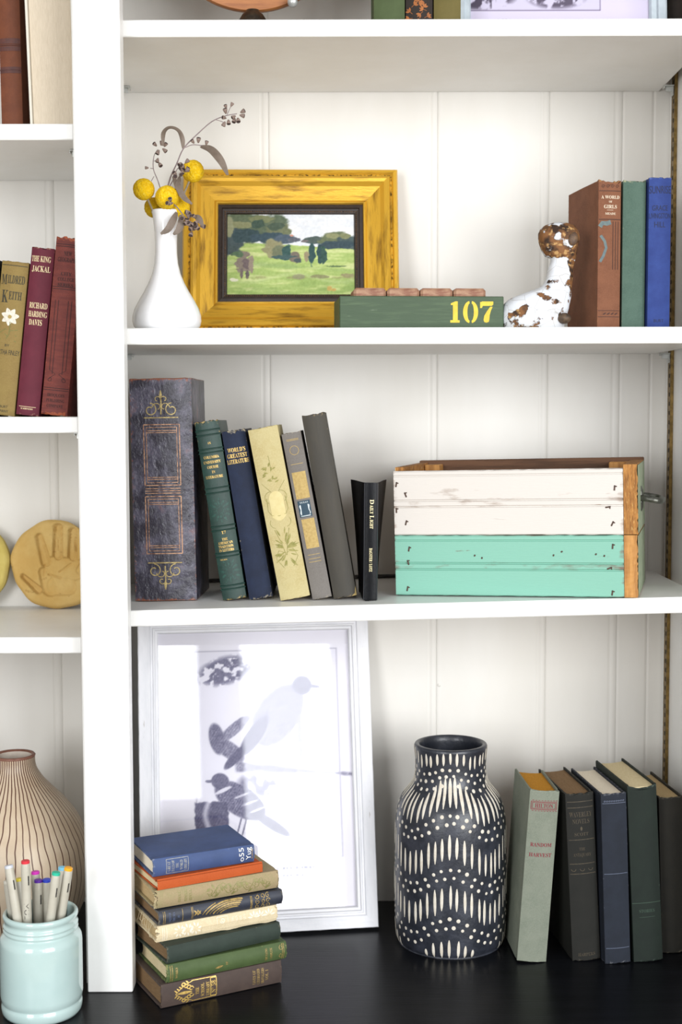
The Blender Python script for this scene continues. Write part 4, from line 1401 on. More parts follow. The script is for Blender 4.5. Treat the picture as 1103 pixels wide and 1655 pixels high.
def dry_leaf(root, P, width, nrm=(0, -1, .2)):
    pts = curve_pts(P, 6)
    n = len(pts)
    mb = MB()
    N_ = Vector(nrm).normalized()
    rows = []
    for i, p in enumerate(pts):
        t = (pts[min(i + 1, n - 1)] - pts[max(i - 1, 0)]).normalized()
        s_ = t.cross(N_).normalized()
        f = i / (n - 1)
        w_ = width * max(.06, math.sin(math.pi * min(.97, f * .86 + .08)) ** .8)
        nn = s_.cross(t).normalized()
        rows.append([p + s_ * w_ * .5 + nn * w_ * .12, p, p - s_ * w_ * .5 + nn * w_ * .12, p - s_ * w_ * .5 + nn * (w_ * .12 - .0004), p - nn * .0004, p + s_ * w_ * .5 + nn * (w_ * .12 - .0004)])
    for rw in rows: mb.v.extend([tuple(q) for q in rw])
    for i in range(n - 1):
        for k in range(6):
            a, b = i * 6 + k, i * 6 + (k + 1) % 6
            mb.f.append((a, b, b + 6, a + 6))
    mb.f.append((0, 1, 2, 3, 4, 5)); mb.f.append(tuple((n - 1) * 6 + k for k in (5, 4, 3, 2, 1, 0)))
    return fix_normals(mb.build('leaf', LEAFM, root, smooth=True, angle=50))


_pod = MB().lathe([(0, 0), (.0008, .0004), (.0016, .0020), (.0023, .0042), (.0025, .0052), (.0021, .0058), (.0013, .0054), (0, .0046)], 10)
POD_ME = None


def pod(root, p, direction, s=1.0):
    """a bell-shaped seed pod with an open mouth pointing along direction"""
    global POD_ME
    if POD_ME is None:
        o = _pod.build('seed_pod', PODM, root, smooth=True)
        POD_ME = o.data
        POD_ME.materials.append(PODD)
        for f in POD_ME.polygons:
            if all(POD_ME.vertices[i].co.z > .0044 and math.hypot(POD_ME.vertices[i].co.x, POD_ME.vertices[i].co.y) < .0022 for i in f.vertices): f.material_index = 1
    else:
        o = bpy.data.objects.new('seed_pod', POD_ME); COL.objects.link(o); o.parent = root
    o.location = p
    o.rotation_euler = Vector(direction).to_track_quat('Z', 'Y').to_euler()
    o.scale = (s, s, s)
    return o


def sprig(label, foot):
    return empty('eucalyptus_sprig', foot, label=label, cat='dried sprig', group=None)


def loc_(f):
    return lambda x, y, z: Vector((x - f[0], y - f[1], z - f[2]))


# main sprig, arching to the upper right
F0 = (VX + .001, VY, .885)
sp1 = sprig('tall dried eucalyptus sprig arching right above the gilt frame', F0)
q = loc_(F0)
main = curve_pts([q(*F0), q(VX - .0005, VY, .950), q(-.2085, .055, .9790), q(-.1985, .052, 1.0000), q(-.1900, .050, 1.0170), q(-.1730, .048, 1.0335), q(-.1550, .046, 1.0480), q(-.1385, .045, 1.0545), q(-.1245, .045, 1.0570)], 6)
part('stem', TWIG, sp1, lambda m: m.tube(main, [.0011 - .0006 * i / (len(main) - 1) for i in range(len(main))], 6))
part('side_twig', TWIG, sp1, lambda m: (m.tube(curve_pts([q(-.1880, .050, 1.0180), q(-.1790, .047, 1.0205), q(-.1680, .046, 1.0195), q(-.1620, .046, 1.0180)], 5), .0005, 6),
                                       m.tube(curve_pts([q(-.1500, .046, 1.0500), q(-.1440, .044, 1.0480), q(-.1390, .044, 1.0455)], 5), .0004, 6), m.tube(curve_pts([q(-.1365, .045, 1.0560), q(-.1335, .044, 1.0620), q(-.1315, .044, 1.0660)], 5), .0004, 6)))
for (x, z_, dx, dz, s_) in ((-.1370, 1.0620, -.3, 1, .9), (-.1320, 1.0650, .5, .9, .9), (-.1375, 1.0560, -.2, 1, 1.15), (-.1390, 1.0480, -.4, -.9, 1.1), (-.1350, 1.0500, .1, -1, 1.1), (-.1375, 1.0520, -.9, .1, 1.0), (-.1270, 1.0520, -.3, -1, 1.1), (-.1235, 1.0515, .2, -1, 1.15), (-.1215, 1.0550, .9, -.2, 1.1), (-.1205, 1.0575, .9, .4, 1.1), (-.1260, 1.0545, -.8, -.5, 1.0),
                            (-.1765, 1.0215, -.6, .8, .95), (-.1715, 1.0215, .2, 1, 1.15), (-.1625, 1.0195, .3, 1, .95)):
    pod(sp1, q(x, .044 + random.uniform(-.003, .003), z_), (dx, random.uniform(-.7, .1), dz), s_)
dry_leaf(sp1, [q(-.1690, .046, 1.0185), q(-.1560, .040, 1.0130), q(-.1440, .036, .9990), q(-.1355, .034, .9820)], .0105, (0.3, -1, .3))
dry_leaf(sp1, [q(-.1905, .050, 1.0165), q(-.1915, .047, 1.0280), q(-.1965, .044, 1.0370), q(-.2060, .042, 1.0395), q(-.2130, .041, 1.0330), q(-.2140, .040, 1.0180)], .0085, (0, -.6, .9))
# left sprig
F1 = (VX - .003, VY + .002, .885)
sp2 = sprig('thin dried eucalyptus sprig rising on the left of the bud vase', F1)
q = loc_(F1)
tw = curve_pts([q(*F1), q(-.2160, .058, .9500), q(-.2215, .055, .9760), q(-.2275, .053, .9930), q(-.2265, .052, 1.0080), q(-.2220, .052, 1.0160)], 6)
part('stem', TWIG, sp2, lambda m: m.tube(tw, [.0008 - .0004 * i / (len(tw) - 1) for i in range(len(tw))], 6))
part('side_twig', TWIG, sp2, lambda m: (m.tube([q(-.2270, .053, .9930), q(-.2310, .051, .9935)], .0004, 6), m.tube([q(-.2270, .053, .9840), q(-.2300, .051, .9780)], .0004, 6), m.tube([q(-.2265, .052, 1.0020), q(-.2215, .051, 1.0040)], .0004, 6)))
for (x, z_, dx, dz, s_) in ((-.2325, .9935, -1, 0, .8), (-.2205, 1.0000, .5, -.8, 1.1), (-.2215, 1.0060, -.2, -.9, 1.0), (-.2195, 1.0150, -.4, -.8, 1.1), (-.2160, 1.0170, .6, -.5, 1.1), (-.2140, 1.0190, .6, .8, 1.0), (-.2230, 1.0200, -.7, .7, 1.0), (-.2175, 1.0200, .2, 1, 1.0)):
    pod(sp2, q(x, .050 + random.uniform(-.003, .003), z_), (dx, random.uniform(-.7, .1), dz), s_)
# drooping sprig on the right of the mouth, and the pods before the top flower
F2 = (VX + .004, VY - .004, .885)
sp3 = sprig('dried eucalyptus sprig drooping over the right of the vase mouth', F2)
q = loc_(F2)
tw = curve_pts([q(*F2), q(-.2090, .0515, .9400), q(-.2060, .0450, .9500), q(-.1990, .0360, .9460), q(-.1930, .034, .9390), q(-.1860, .030, .9300), q(-.1760, .028, .9230)], 6)
part('stem', TWIG, sp3, lambda m: m.tube(tw, [.0010 - .0004 * i / (len(tw) - 1) for i in range(len(tw))], 6))
for (x, z_) in ((-.1895, .9280), (-.1855, .9340), (-.1820, .9290), (-.1800, .9370), (-.1775, .9330), (-.1760, .9250), (-.1735, .9300), (-.1860, .9230), (-.1810, .9200), (-.1770, .9190), (-.1715, .9225), (-.1690, .9210), (-.1745, .9165), (-.1790, .9145), (-.1830, .9255), (-.1700, .9265), (-.1740, .9205), (-.1720, .9165)):
    pod(sp3, q(x, .030 + random.uniform(-.005, .004), z_), (random.uniform(-1, 1), random.uniform(-1, -.1), random.uniform(-1, .6)), random.uniform(1.0, 1.25))
for (x, z_) in ((-.2035, .9500), (-.2010, .9480), (-.2050, .9470)):
    pod(sp3, q(x, .028, z_), (random.uniform(-1, 1), -.6, random.uniform(-.3, 1)), 1.05)
dry_leaf(sp3, [q(-.1975, .034, .9380), q(-.2010, .028, .9280), q(-.2070, .026, .9170), q(-.2160, .026, .9110)], .0088, (0.2, -1, .1))
dry_leaf(sp3, [q(-.1925, .033, .9350), q(-.1915, .028, .9250), q(-.1945, .027, .9160), q(-.2010, .027, .9105)], .0085, (0, -1, .1))
dry_leaf(sp3, [q(-.1760, .029, .9330), q(-.1700, .026, .9290), q(-.1650, .025, .9200)], .0075, (0.2, -1, .1))
F3 = (VX + .003, VY + .001, .885)
sp4 = sprig('short dried eucalyptus sprig in front of the top yellow flower', F3)
q = loc_(F3)
tw = curve_pts([q(*F3), q(-.2100, .055, .9600), q(-.2030, .050, .9800), q(-.1975, .047, .9920), q(-.1900, .046, .9955)], 6)
part('stem', TWIG, sp4, lambda m: m.tube(tw, [.0009 - .0004 * i / (len(tw) - 1) for i in range(len(tw))], 6))
for (x, z_) in ((-.1985, .9835), (-.1995, .9810), (-.1950, .9860), (-.1920, .9900), (-.1895, .9880), (-.1905, .9940), (-.1880, .9920), (-.1880, .9980), (-.1915, .9980), (-.1945, .9900), (-.1870, .9870)):
    pod(sp4, q(x, .044 + random.uniform(-.004, .003), z_), (random.uniform(-1, 1), random.uniform(-1, -.1), random.uniform(-1, .8)), random.uniform(1.0, 1.2))
dry_leaf(sp4, [q(-.2030, .048, .9830), q(-.1970, .042, .9700), q(-.1890, .038, .9560), q(-.1790, .036, .9480)], .0075, (0.2, -1, .1))
dry_leaf(sp4, [q(-.1950, .048, .9830), q(-.1965, .044, .9730), q(-.1985, .043, .9640)], .0060, (0.2, -1, .1))

# ------------------------------------------------------------------ green number box and its blocks
GREENP = material('worn_green_paint', '34492e', .55, '4a5f3f', 40, .9, .5, .75, stretch=(.5, 1, 7), col3='86927a', n3=90, lo3=.68, hi3=.76, stretch3=(.4, 1, 6), bump=.0003, bscale=160, bstretch=(.3, 1, 5))
gb = empty('number_box', (-.0010, .033, .7970), (0, 0, R(4.5)), 'low green painted wooden box stencilled with a yellow number', 'box')
L_, D_, H_ = .2015, .092, .0405
part('front_panel', GREENP, gb, lambda m: m.box(0, L_, 0, .009, 0, H_, .0009))
part('end_panel', GREENP, gb, lambda m: m.box(.0002, .009, .0092, D_ - .0092, 0.0002, H_ - .0004, .0009))
part('end_panel', GREENP, gb, lambda m: m.box(L_ - .009, L_ - .0002, .0092, D_ - .0092, 0.0002, H_ - .0004, .0009))
part('back_panel', GREENP, gb, lambda m: m.box(0, L_, D_ - .009, D_, 0, H_, .0009))
part('bottom_panel', GREENP, gb, lambda m: m.box(.0092, L_ - .0092, .0092, D_ - .0092, 0.0004, .005))
YEL = material('stencil_yellow', 'd9bd35', .6, 'c7a828', 90, .8, col3='54693f', n3=150, lo3=.66, hi3=.72)


def stencil(m):
    f = lambda u, v: (u, -.00025, v)
    P = lambda pts: m.add([f(*p) for p in pts], [tuple(range(len(pts)))[::-1]])
    x0, s, zz = .1355, .0258 / 26.0, .0085
    # 1
    P([(x0 + a * s, zz + b * s) for a, b in ((0, 0), (11.6, 0), (11.6, 3), (9.2, 3), (9.2, 26), (6.2, 26), (.6, 23.6), (.6, 21.4), (3.2, 21.6), (3.2, 3), (0, 3))])
    # 0: two crescents with stencil bridges
    cx_, cz_ = x0 + 25.2 * s, zz + 13 * s
    for sg in (-1, 1):
        O = [(cx_ + sg * (1.0 * s + 8.4 * s * math.cos(a)), cz_ + 13.4 * s * math.sin(a)) for a in [R(-86 + 172 * i / 20) for i in range(21)]]
        I = [(cx_ + sg * (1.0 * s + 3.0 * s * math.cos(a)), cz_ + 10.6 * s * math.sin(a)) for a in [R(-86 + 172 * i / 20) for i in range(21)]]
        V = [f(*p) for p in O] + [f(*p) for p in I]
        m.add(V, [(i, i + 1, 22 + i, 21 + i) if sg < 0 else (i + 1, i, 21 + i, 22 + i) for i in range(20)])
    # 7
    xx = x0 + 37.0 * s
    P([(xx + a * s, zz + b * s) for a, b in ((0, 18), (2.2, 18), (3.4, 20.6), (14.6, 20.6), (16.4, 22.4), (16.4, 26), (2.2, 26), (1.4, 25.2), (0, 25.6))])
    P([(xx + a * s, zz + b * s) for a, b in ((4.4, 3.4), (5.4, .8), (8.2, 0), (11.0, 1.2), (11.6, 4.0), (12.0, 9.2), (13.4, 14.6), (15.6, 19.6), (12.6, 19.6), (8.4, 14.0), (5.2, 8.4))])


part('number_lettering', YEL, gb, stencil)
BLOCK = material('worn_red_brown_block', '8a5e4a', .7, 'b08c70', 60, .9, stretch=(1, 1, 3), col3='5a3226', n3=130, lo3=.6, hi3=.7, bump=.0006, bscale=260, stretch3=(.5, 1, 2))
names = ('leftmost worn wooden block in the green box', 'second worn wooden block from the left in the green box', 'third worn wooden block from the left in the green box', 'rightmost worn wooden block in the green box')
bm_ = MB(); bm_.box(-.0199, .0199, 0, .042, 0, .0462, .0030)
first = None
for k in range(4):
    if first is None:
        first = o = bm_.build('wooden_block', BLOCK)
    else:
        o = first.copy(); COL.objects.link(o)
    c = gb.matrix_basis if False else Matrix.Rotation(R(4.5), 3, 'Z')
    p = Vector((-.0010, .033, .7970)) + c @ Vector((.0385 + .0412 * k, .014, .0054))
    o.location = p; o.rotation_euler = (0, 0, R(4.5 + (.6, -.5, .3, -.4)[k]))
    tag(o, names[k], 'block', 'wooden blocks in the green box')

# ------------------------------------------------------------------ weathered animal figurine
FIG = bpy.data.materials.new('flaking_paint_iron')
FIG.use_nodes = True
nt = FIG.node_tree; N, L = nt.nodes, nt.links
b = N['Principled BSDF']; b.inputs['Roughness'].default_value = .7; b.inputs['Specular IOR Level'].default_value = .3
tc = N.new('ShaderNodeTexCoord')
def fn_noise(scale, detail=5):
    n = N.new('ShaderNodeTexNoise'); n.inputs['Scale'].default_value = scale; n.inputs['Detail'].default_value = detail
    L.new(tc.outputs['Object'], n.inputs['Vector']); return n.outputs['Fac']
def fn_map(s, a, c, lo=0., hi=1.):
    r_ = N.new('ShaderNodeMapRange'); L.new(s, r_.inputs[0]); r_.inputs[1].default_value = a; r_.inputs[2].default_value = c; r_.inputs[3].default_value = lo; r_.inputs[4].default_value = hi; return r_.outputs[0]
def fn_math(op, a, c):
    m_ = N.new('ShaderNodeMath'); m_.operation = op
    for i, v in enumerate((a, c)):
        if isinstance(v, float): m_.inputs[i].default_value = v
        else: L.new(v, m_.inputs[i])
    return m_.outputs[0]
def fn_mix(f, a, c):
    x = N.new('ShaderNodeMix'); x.data_type = 'RGBA'; L.new(f, x.inputs[0])
    for i, v in ((6, a), (7, c)):
        if isinstance(v, str): x.inputs[i].default_value = lin(v)
        else: L.new(v, x.inputs[i])
    return x.outputs[2]
at = N.new('ShaderNodeAttribute'); at.attribute_name = 'wear'
vor = N.new('ShaderNodeTexVoronoi'); vor.feature = 'DISTANCE_TO_EDGE'; vor.inputs['Scale'].default_value = 55
L.new(tc.outputs['Object'], vor.inputs['Vector'])
rust = fn_mix(fn_map(fn_noise(90), .42, .6), '7a5230', '34241a')
rust = fn_mix(fn_map(fn_noise(170), .55, .64), rust, 'b08a58')
white = fn_mix(fn_map(vor.outputs[0], 0., .018), 'a5a19b', 'd0d3d8')
white = fn_mix(fn_map(fn_noise(40), .55, .75, 0, .5), white, 'bab4a8')
mask = fn_map(fn_math('ADD', fn_noise(62), fn_math('MULTIPLY', at.outputs['Fac'], .5)), .60, .64)
L.new(fn_mix(mask, white, rust), b.inputs['Base Color'])
bp = N.new('ShaderNodeBump'); bp.inputs['Distance'].default_value = .0012
L.new(fn_math('SUBTRACT', fn_math('MULTIPLY', fn_noise(200), .4), mask), bp.inputs['Height']); L.new(bp.outputs[0], b.inputs['Normal'])

# half-widths by height: (height above shelf, left x, right x, half depth), mm from the figurine's left end
sec = [(0, 4, 80, 21), (3, 3, 80, 23), (12, 2, 80, 24), (20, 2, 83, 24.5), (27, 3.5, 86, 24.5), (33, 6, 87.5, 24), (39, 14, 88.5, 22.5), (44, 27, 88.5, 21), (48, 38, 88.5, 19), (52, 49, 89, 17), (56, 54, 89.5, 15.5), (62, 57, 90, 14.5), (70, 59, 91, 14), (78, 61, 92, 13.5), (85, 62.5, 92.5, 13.5), (88.5, 62, 93, 15), (89.5, 57, 93.5, 16), (93, 54.5, 94, 17.5), (98, 51.5, 95.5, 18.5), (105, 49, 97, 19), (112, 47.5, 98, 19.5), (118, 47.5, 97.5, 19), (123, 50, 95.5, 17), (127, 55, 92, 14), (130, 63, 85, 9), (131, 70, 78, 3)]
NS = 56
mb = MB()
zz = []
S_ = np.array(sec, float)
zs = np.concatenate([np.linspace(0, 88, 45), np.linspace(89, 131, 36)])
xl, xr, dp = (np.interp(zs, S_[:, 0], S_[:, k]) for k in (1, 2, 3))
for i, z_ in enumerate(zs):
    c0, a0 = (xl[i] + xr[i]) / 2, (xr[i] - xl[i]) / 2
    for k in range(NS):
        th = 2 * math.pi * k / NS
        ct, st = math.cos(th), math.sin(th)
        e_ = .85
        x = c0 + a0 * math.copysign(abs(ct) ** e_, ct)
        y = dp[i] * math.copysign(abs(st) ** e_, st)
        if 30 < z_ < 85 and x > 84: pass
        j = (vnoise(np.array([x * .11 + 3]), np.array([z_ * .11 + y * .07]), 5, 3)[0] - .5) * 2.2
        mb.v.append(((x + ct * j) / 1000, (y + st * j) / 1000, z_ / 1000))
        w_ = max(0, min(1, (z_ - 86) / 4)) * .40
        if z_ < 84: w_ = max(w_, .60 * max(0, (x - 81) / 9))
        if z_ < 34 and y < 0: w_ = max(w_, .55 * math.exp(-((x - 22) / 11) ** 2 - ((z_ - 22 - (x - 22) * .35) / 4.5) ** 2), .42 * math.exp(-((x - 62) / 14) ** 2 - ((z_ - 37 + (x - 62) * .35) / 3) ** 2))
        if z_ > 15 and z_ < 46: w_ = max(w_, .45 * math.exp(-((x - 48) / 20) ** 2 - ((z_ - 42 + (x - 48) * .32) / 2.6) ** 2))
        if z_ < 4: w_ = max(w_, .5 * math.exp(-((x - 38) / 16) ** 2))
        mb.wear[len(mb.v) - 1] = w_
nz = len(zs)
for i in range(nz - 1):
    for k in range(NS):
        a, c = i * NS + k, i * NS + (k + 1) % NS
        mb.f.append((a, c, c + NS, a + NS))
mb.f.append(tuple(range(NS))[::-1]); mb.f.append(tuple(range((nz - 1) * NS, nz * NS)))
dog = mb.build('dog_figurine', FIG, None, smooth=True)
dog.location = (.1955, .062, .7970)
dog.rotation_euler = (0, 0, R(-2))
tag(dog, 'small weathered animal figurine with flaking white paint and a rusty head', 'figurine')
E0 = MB(); E0.add([Vector((v[0] * .0062, v[1] * .0035, v[2] * .0085)) for v in icosphere(3)[0]], icosphere(3)[1])
ear = E0.build('ear', material('rusty_ear', '4a3628', .6, '6e5236', 200, .8), dog, smooth=True, loc=(.0880, -.0175, .1090), rot=(0, R(12), R(12)))
E1 = MB(); E1.add([Vector((v[0] * .0085, v[1] * .010, v[2] * .0068)) for v in icosphere(3)[0]], icosphere(3)[1])
paw = E1.build('paw', material('rusty_paw', '5a4632', .6, '2e241c', 160, .9), dog, smooth=True, loc=(.0780, -.0150, .0135), rot=(0, 0, R(10)))

# ------------------------------------------------------------------ striped plank crate
def chipped(name, col, chip, lo, hi):
    return material(name, col, .6, None, col3=chip, n3=70, lo3=lo, hi3=hi, stretch3=(.25, 1, 3.2), bump=.00025, bscale=180, bstretch=(.3, 1, 4), wear=chip, wear_gain=.95, wscale=60, wstretch=(.35, 1, 1.6))


CWHITE = chipped('chalky_white_paint', 'cdc7c0', '8f7a6a', .70, .73)
CTEAL = chipped('aqua_paint', '7ab09d', '6d5c4e', .70, .72)
RAW = material('rough_end_grain', 'b07a3c', .8, '7f5226', 90, .9, stretch=(5, 1, .6), col3='d0a868', n3=200, lo3=.58, hi3=.68, stretch3=(4, 1, .5), bump=.0012, bscale=210, bstretch=(4, 1, .4))
RAW2 = material('smooth_raw_wood', 'bf8a4a', .7, '9c6a34', 40, .9, stretch=(4, 1, .5), bump=.0004, bscale=200, bstretch=(4, 1, .4))
OLDW = material('old_brown_wood', '6a4a34', .8, '4a3222', 30, .9, stretch=(.3, 1, 4), bump=.0005, bscale=160, bstretch=(.3, 1, 4))
GREYG = material('faded_green_side', '7c8a70', .7, '9aa088', 50, .8)
cr = empty('plank_crate', (.0690, .0722, .4664), (Matrix.Rotation(R(-1.283), 3, 'Y') @ Matrix.Rotation(R(-15.2), 3, 'Z')).to_euler(), 'wooden crate of white over aqua planks with a metal end handle', 'crate')
CL, CDp = .2820, .172


def beadboard(m, z0, z1):
    """a plank with a double groove along its middle and rubbed edges"""
    zm = (z0 + z1) / 2
    pr = [(z0, .002), (z0 + .0012, .0004), (zm - .0062, .0004), (zm - .0054, .0020), (zm - .0044, .0020), (zm - .0034, .0002), (zm + .0016, .0002), (zm + .0024, .0022), (zm + .0034, .0022), (zm + .0044, .0004), (z1 - .0075, .0004), (z1 - .0067, .0016), (z1 - .0058, .0016), (z1 - .0050, .0004), (z1 - .0014, .0004), (z1, .002)]
    rr = random.Random(z0)
    n = 40
    b0 = len(m.v)
    for i in range(n + 1):
        x = CL * i / n
        for z, y in pr:
            jz = (rr.random() - .5) * .0007 if z in (z0, z1) else 0
            m.v.append((x, y, z + jz))
            e = min(abs(z - z0), abs(z1 - z))
            m.wear[len(m.v) - 1] = max(.85 * math.exp(-e / .0008), .58 if abs(z - zm) < .0056 else 0, .8 if i in (0, n) else 0)
    k_ = len(pr)
    for i in range(n):
        for k in range(k_ - 1):
            a = b0 + i * k_ + k
            m.f.append((a, a + k_, a + k_ + 1, a + 1))
    # back and rims
    q = len(m.v)
    for x in (0, CL):
        for z in (z0, z1): m.v.append((x, .0125, z))
    m.f.append((q, q + 1, q + 3, q + 2))
    m.f.append(tuple(b0 + i * k_ for i in range(n + 1))[::-1] + (q, q + 2)) ; m.f.append(tuple(b0 + i * k_ + k_ - 1 for i in range(n + 1)) + (q + 3, q + 1))
    m.f.append(tuple(b0 + k for k in range(k_)) + (q + 1, q)); m.f.append(tuple(b0 + n * k_ + k for k in range(k_))[::-1] + (q + 2, q + 3))


mb = MB(); beadboard(mb, .0765, .1565); o = fix_normals(mb.build('plank', CWHITE, cr)); o['label'] = 'chalky white upper plank'
mb = MB(); beadboard(mb, .0008, .0757); o = fix_normals(mb.build('plank', CTEAL, cr)); o['label'] = 'chipped aqua lower plank'
# end boards, showing raw edges at the front
def rough_board(m, x0, x1, y0, y1, z0, z1, seed):
    rr = random.Random(seed)
    n = 26
    def side(i, j):
        z = z0 + (z1 - z0) * i / n
        x, y = ((x0, y0), (x0 + (x1 - x0) * .35, y0), (x0 + (x1 - x0) * .7, y0), (x1, y0), (x1, y1), (x0, y1))[j]
        if j in (1, 2, 3): y += rr.uniform(-.0005, .0005)
        if j == 3: x += rr.uniform(-.0012, .0004)
        return (x, y, z)
    b0 = len(m.v)
    for i in range(n + 1):
        for j in range(6): m.v.append(side(i, j))
    for i in range(n):
        for j in range(6):
            a, c = b0 + i * 6 + j, b0 + i * 6 + (j + 1) % 6
            m.f.append((a, c, c + 6, a + 6))
    m.f.append(tuple(range(b0, b0 + 6))[::-1]); m.f.append(tuple(range(b0 + n * 6, b0 + n * 6 + 6)))


for nm, x0, x1 in (('right', CL + .0004, CL + .0170), ('left', -.0004 - .0000, .0120)):
    yy = .0006 if nm == 'right' else .0130
    mb = MB(); rough_board(mb, x0, x1, yy, CDp - .013, .0770, .1610, 5); fix_normals(mb.build('end_board', RAW, cr))
    mb = MB(); rough_board(mb, x0, x1 - .0005, yy, CDp - .013, .0006, .0760, 6); fix_normals(mb.build('end_board', RAW2, cr))
for x_, z0_, z1_ in ((.0171, .078, .160), (.0167, .002, .075)):
    part('side_paint', GREYG, cr, lambda m: m.box(CL + x_, CL + x_ + .0006, .004, CDp - .013, z0_, z1_, .0002), 'faded green paint on the end board')
part('back_board', OLDW, cr, lambda m: m.box(0, CL + .017, CDp - .0125, CDp, .0770, .1640, .001))
part('back_board', OLDW, cr, lambda m: m.box(0, CL + .017, CDp - .0125, CDp, .0008, .0760, .001))
part('corner_block', RAW2, cr, lambda m: m.box(CL - .0260, CL - .0006, CDp - .040, CDp - .0130, .085, .1590, .001))
part('corner_block', RAW2, cr, lambda m: m.box(.0126, .0330, CDp - .040, CDp - .0130, .085, .1590, .001))
part('bottom_board', OLDW, cr, lambda m: m.box(.0126, CL - .0006, .0130, CDp - .0130, .0008, .009))
NAIL = material('rusty_nail', '3b2c25', .6, '5a4030', 300, .8, metallic=.3)
for (x, z_, a) in ((.0035, .1400, 10), (.0150, .1270, -20), (.0030, .1075, 0), (.0150, .0920, 15), (.2720, .1330, 5), (.2640, .1100, 80), (.2690, .0900, 25), (.0180, .0590, 10), (.2690, .0625, 5), (.0165, .0420, -15), (.0150, .0090, 12), (.2680, .0060, 8), (.2650, .0360, 70), (.1010, .0510, 30), (.1100, .0480, 10), (.2080, .0560, 60), (.1980, .0515, 20), (.2490, .0530, 40), (.2590, .0510, 15)):
    mb = MB()
    small = .03 < x < .26
    l_ = .0012 if small else .0032
    mb.box(-.0009, .0009, -.0006, .0006, -l_, l_, .0003)
    if not small: mb.box(.0004, .0026, -.0005, .0005, l_ * .4, l_ * .4 + .0014, .0003)
    mb.build('nail', NAIL, cr, loc=(x, .0002, z_), rot=(0, R(a), 0))
HANDLE = material('pewter_metal', '6f7068', .35, '4a4a44', 120, .9, metallic=.7)
hd = part('handle_plate', HANDLE, cr, lambda m: [m.lathe([(0, .0030), (.0035, .0028), (.0048, .0010), (.0050, 0), (0, 0)], 20)])
hd.scale = (1, 1.0, 1)
hd.rotation_euler = (0, R(90), 0); hd.location = (CL + .0178, .0640, .1160); hd.scale = (3.2, 1.3, 1.0)
pl = part('handle', HANDLE, cr, lambda m: m.tube(curve_pts([(0, -.006, .004), (.008, -.007, .003), (.018, -.006, .001), (.0235, .004, 0), (.0245, .020, 0), (.0235, .036, 0), (.018, .046, .001), (.008, .047, .003), (0, .046, .004)], 6), .0040, 12))
pl.location = (CL + .0185, .0640, .1130)

# cord and plug lying behind the crate
pc = empty('power_cord', (.10, .262, .4666), (0, R(-1.283), 0), label='dark power cord with an amber plug on the shelf behind the crate', cat='cord')
part('cord', material('dark_rubber', '1a1714', .5), pc, lambda m: m.tube(curve_pts([(-.285, -.004, .0032), (-.18, .004, .0032), (-.05, -.002, .0032), (.08, .004, .0032), (.20, -.002, .0032), (.282, -.004, .0080), (.300, -.012, .0230)], 8), .0028, 8))
mb = MB(); mb.lathe([(0, 0), (.0070, .0005), (.0082, .003), (.0082, .014), (.0066, .018), (.0050, .024), (0, .025)], 20)
mb.build('plug', material('amber_plastic', 'b98426', .45), pc, smooth=True, angle=40, loc=(.298, -.014, .0240), rot=(R(60), R(-20), 0))

# ------------------------------------------------------------------ clay handprint discs, narrow left bay
CLAY = material('yellow_clay', 'c09c5a', .8, 'ccae70', 22, .8, .4, .65, col3='a68248', n3=90, lo3=.62, hi3=.72, bump=.0007, bscale=180, spec=.2)
CLAY2 = material('pale_yellow_clay', 'b8a455', .8, 'c6b46a', 22, .8, bump=.0007, bscale=180, spec=.2)


def seg(px, py, a, c):
    a, c = np.array(a, float), np.array(c, float)
    d = c - a
    t = np.clip(((px - a[0]) * d[0] + (py - a[1]) * d[1]) / (d @ d), 0, 1)
    return np.hypot(px - a[0] - t * d[0], py - a[1] - t * d[1]), t


def handprint(x, y):
    """depth of the print, x and y in a 362-radius disc, y up"""
    D = np.zeros_like(x)
    for a, c, r0, r1, dd in (((-262, -95), (-140, -205), 24, 38, 1.0), ((-128, 225), (-75, 20), 34, 48, .85), ((25, 300), (20, 70), 40, 46, .9), ((145, 270), (140, 60), 38, 44, .9), ((246, 90), (190, -50), 22, 40, .7),
                             ((-10, -20), (150, -40), 95, 95, .62), ((0, -170), (100, -180), 85, 75, .62), ((-90, -60), (-40, -190), 50, 75, .62)):
        q, t = seg(x, y, a, c)
        rad = r0 + (r1 - r0) * t
        D = np.maximum(D, dd * np.clip((rad - q) / 17, 0, 1) * (1 - .30 * np.clip((rad - q) / 40, 0, 1)))
    for a, c in (((-60, -80), (40, -110)), ((30, -60), (130, 10)), ((-90, -5), (-100, -90)), ((20, 210), (22, 120)), ((158, 190), (166, 110))):
        q, t = seg(x, y, a, c)
        D = D + .22 * np.clip((10 - q) / 10, 0, 1) * (D > .2)
    return D


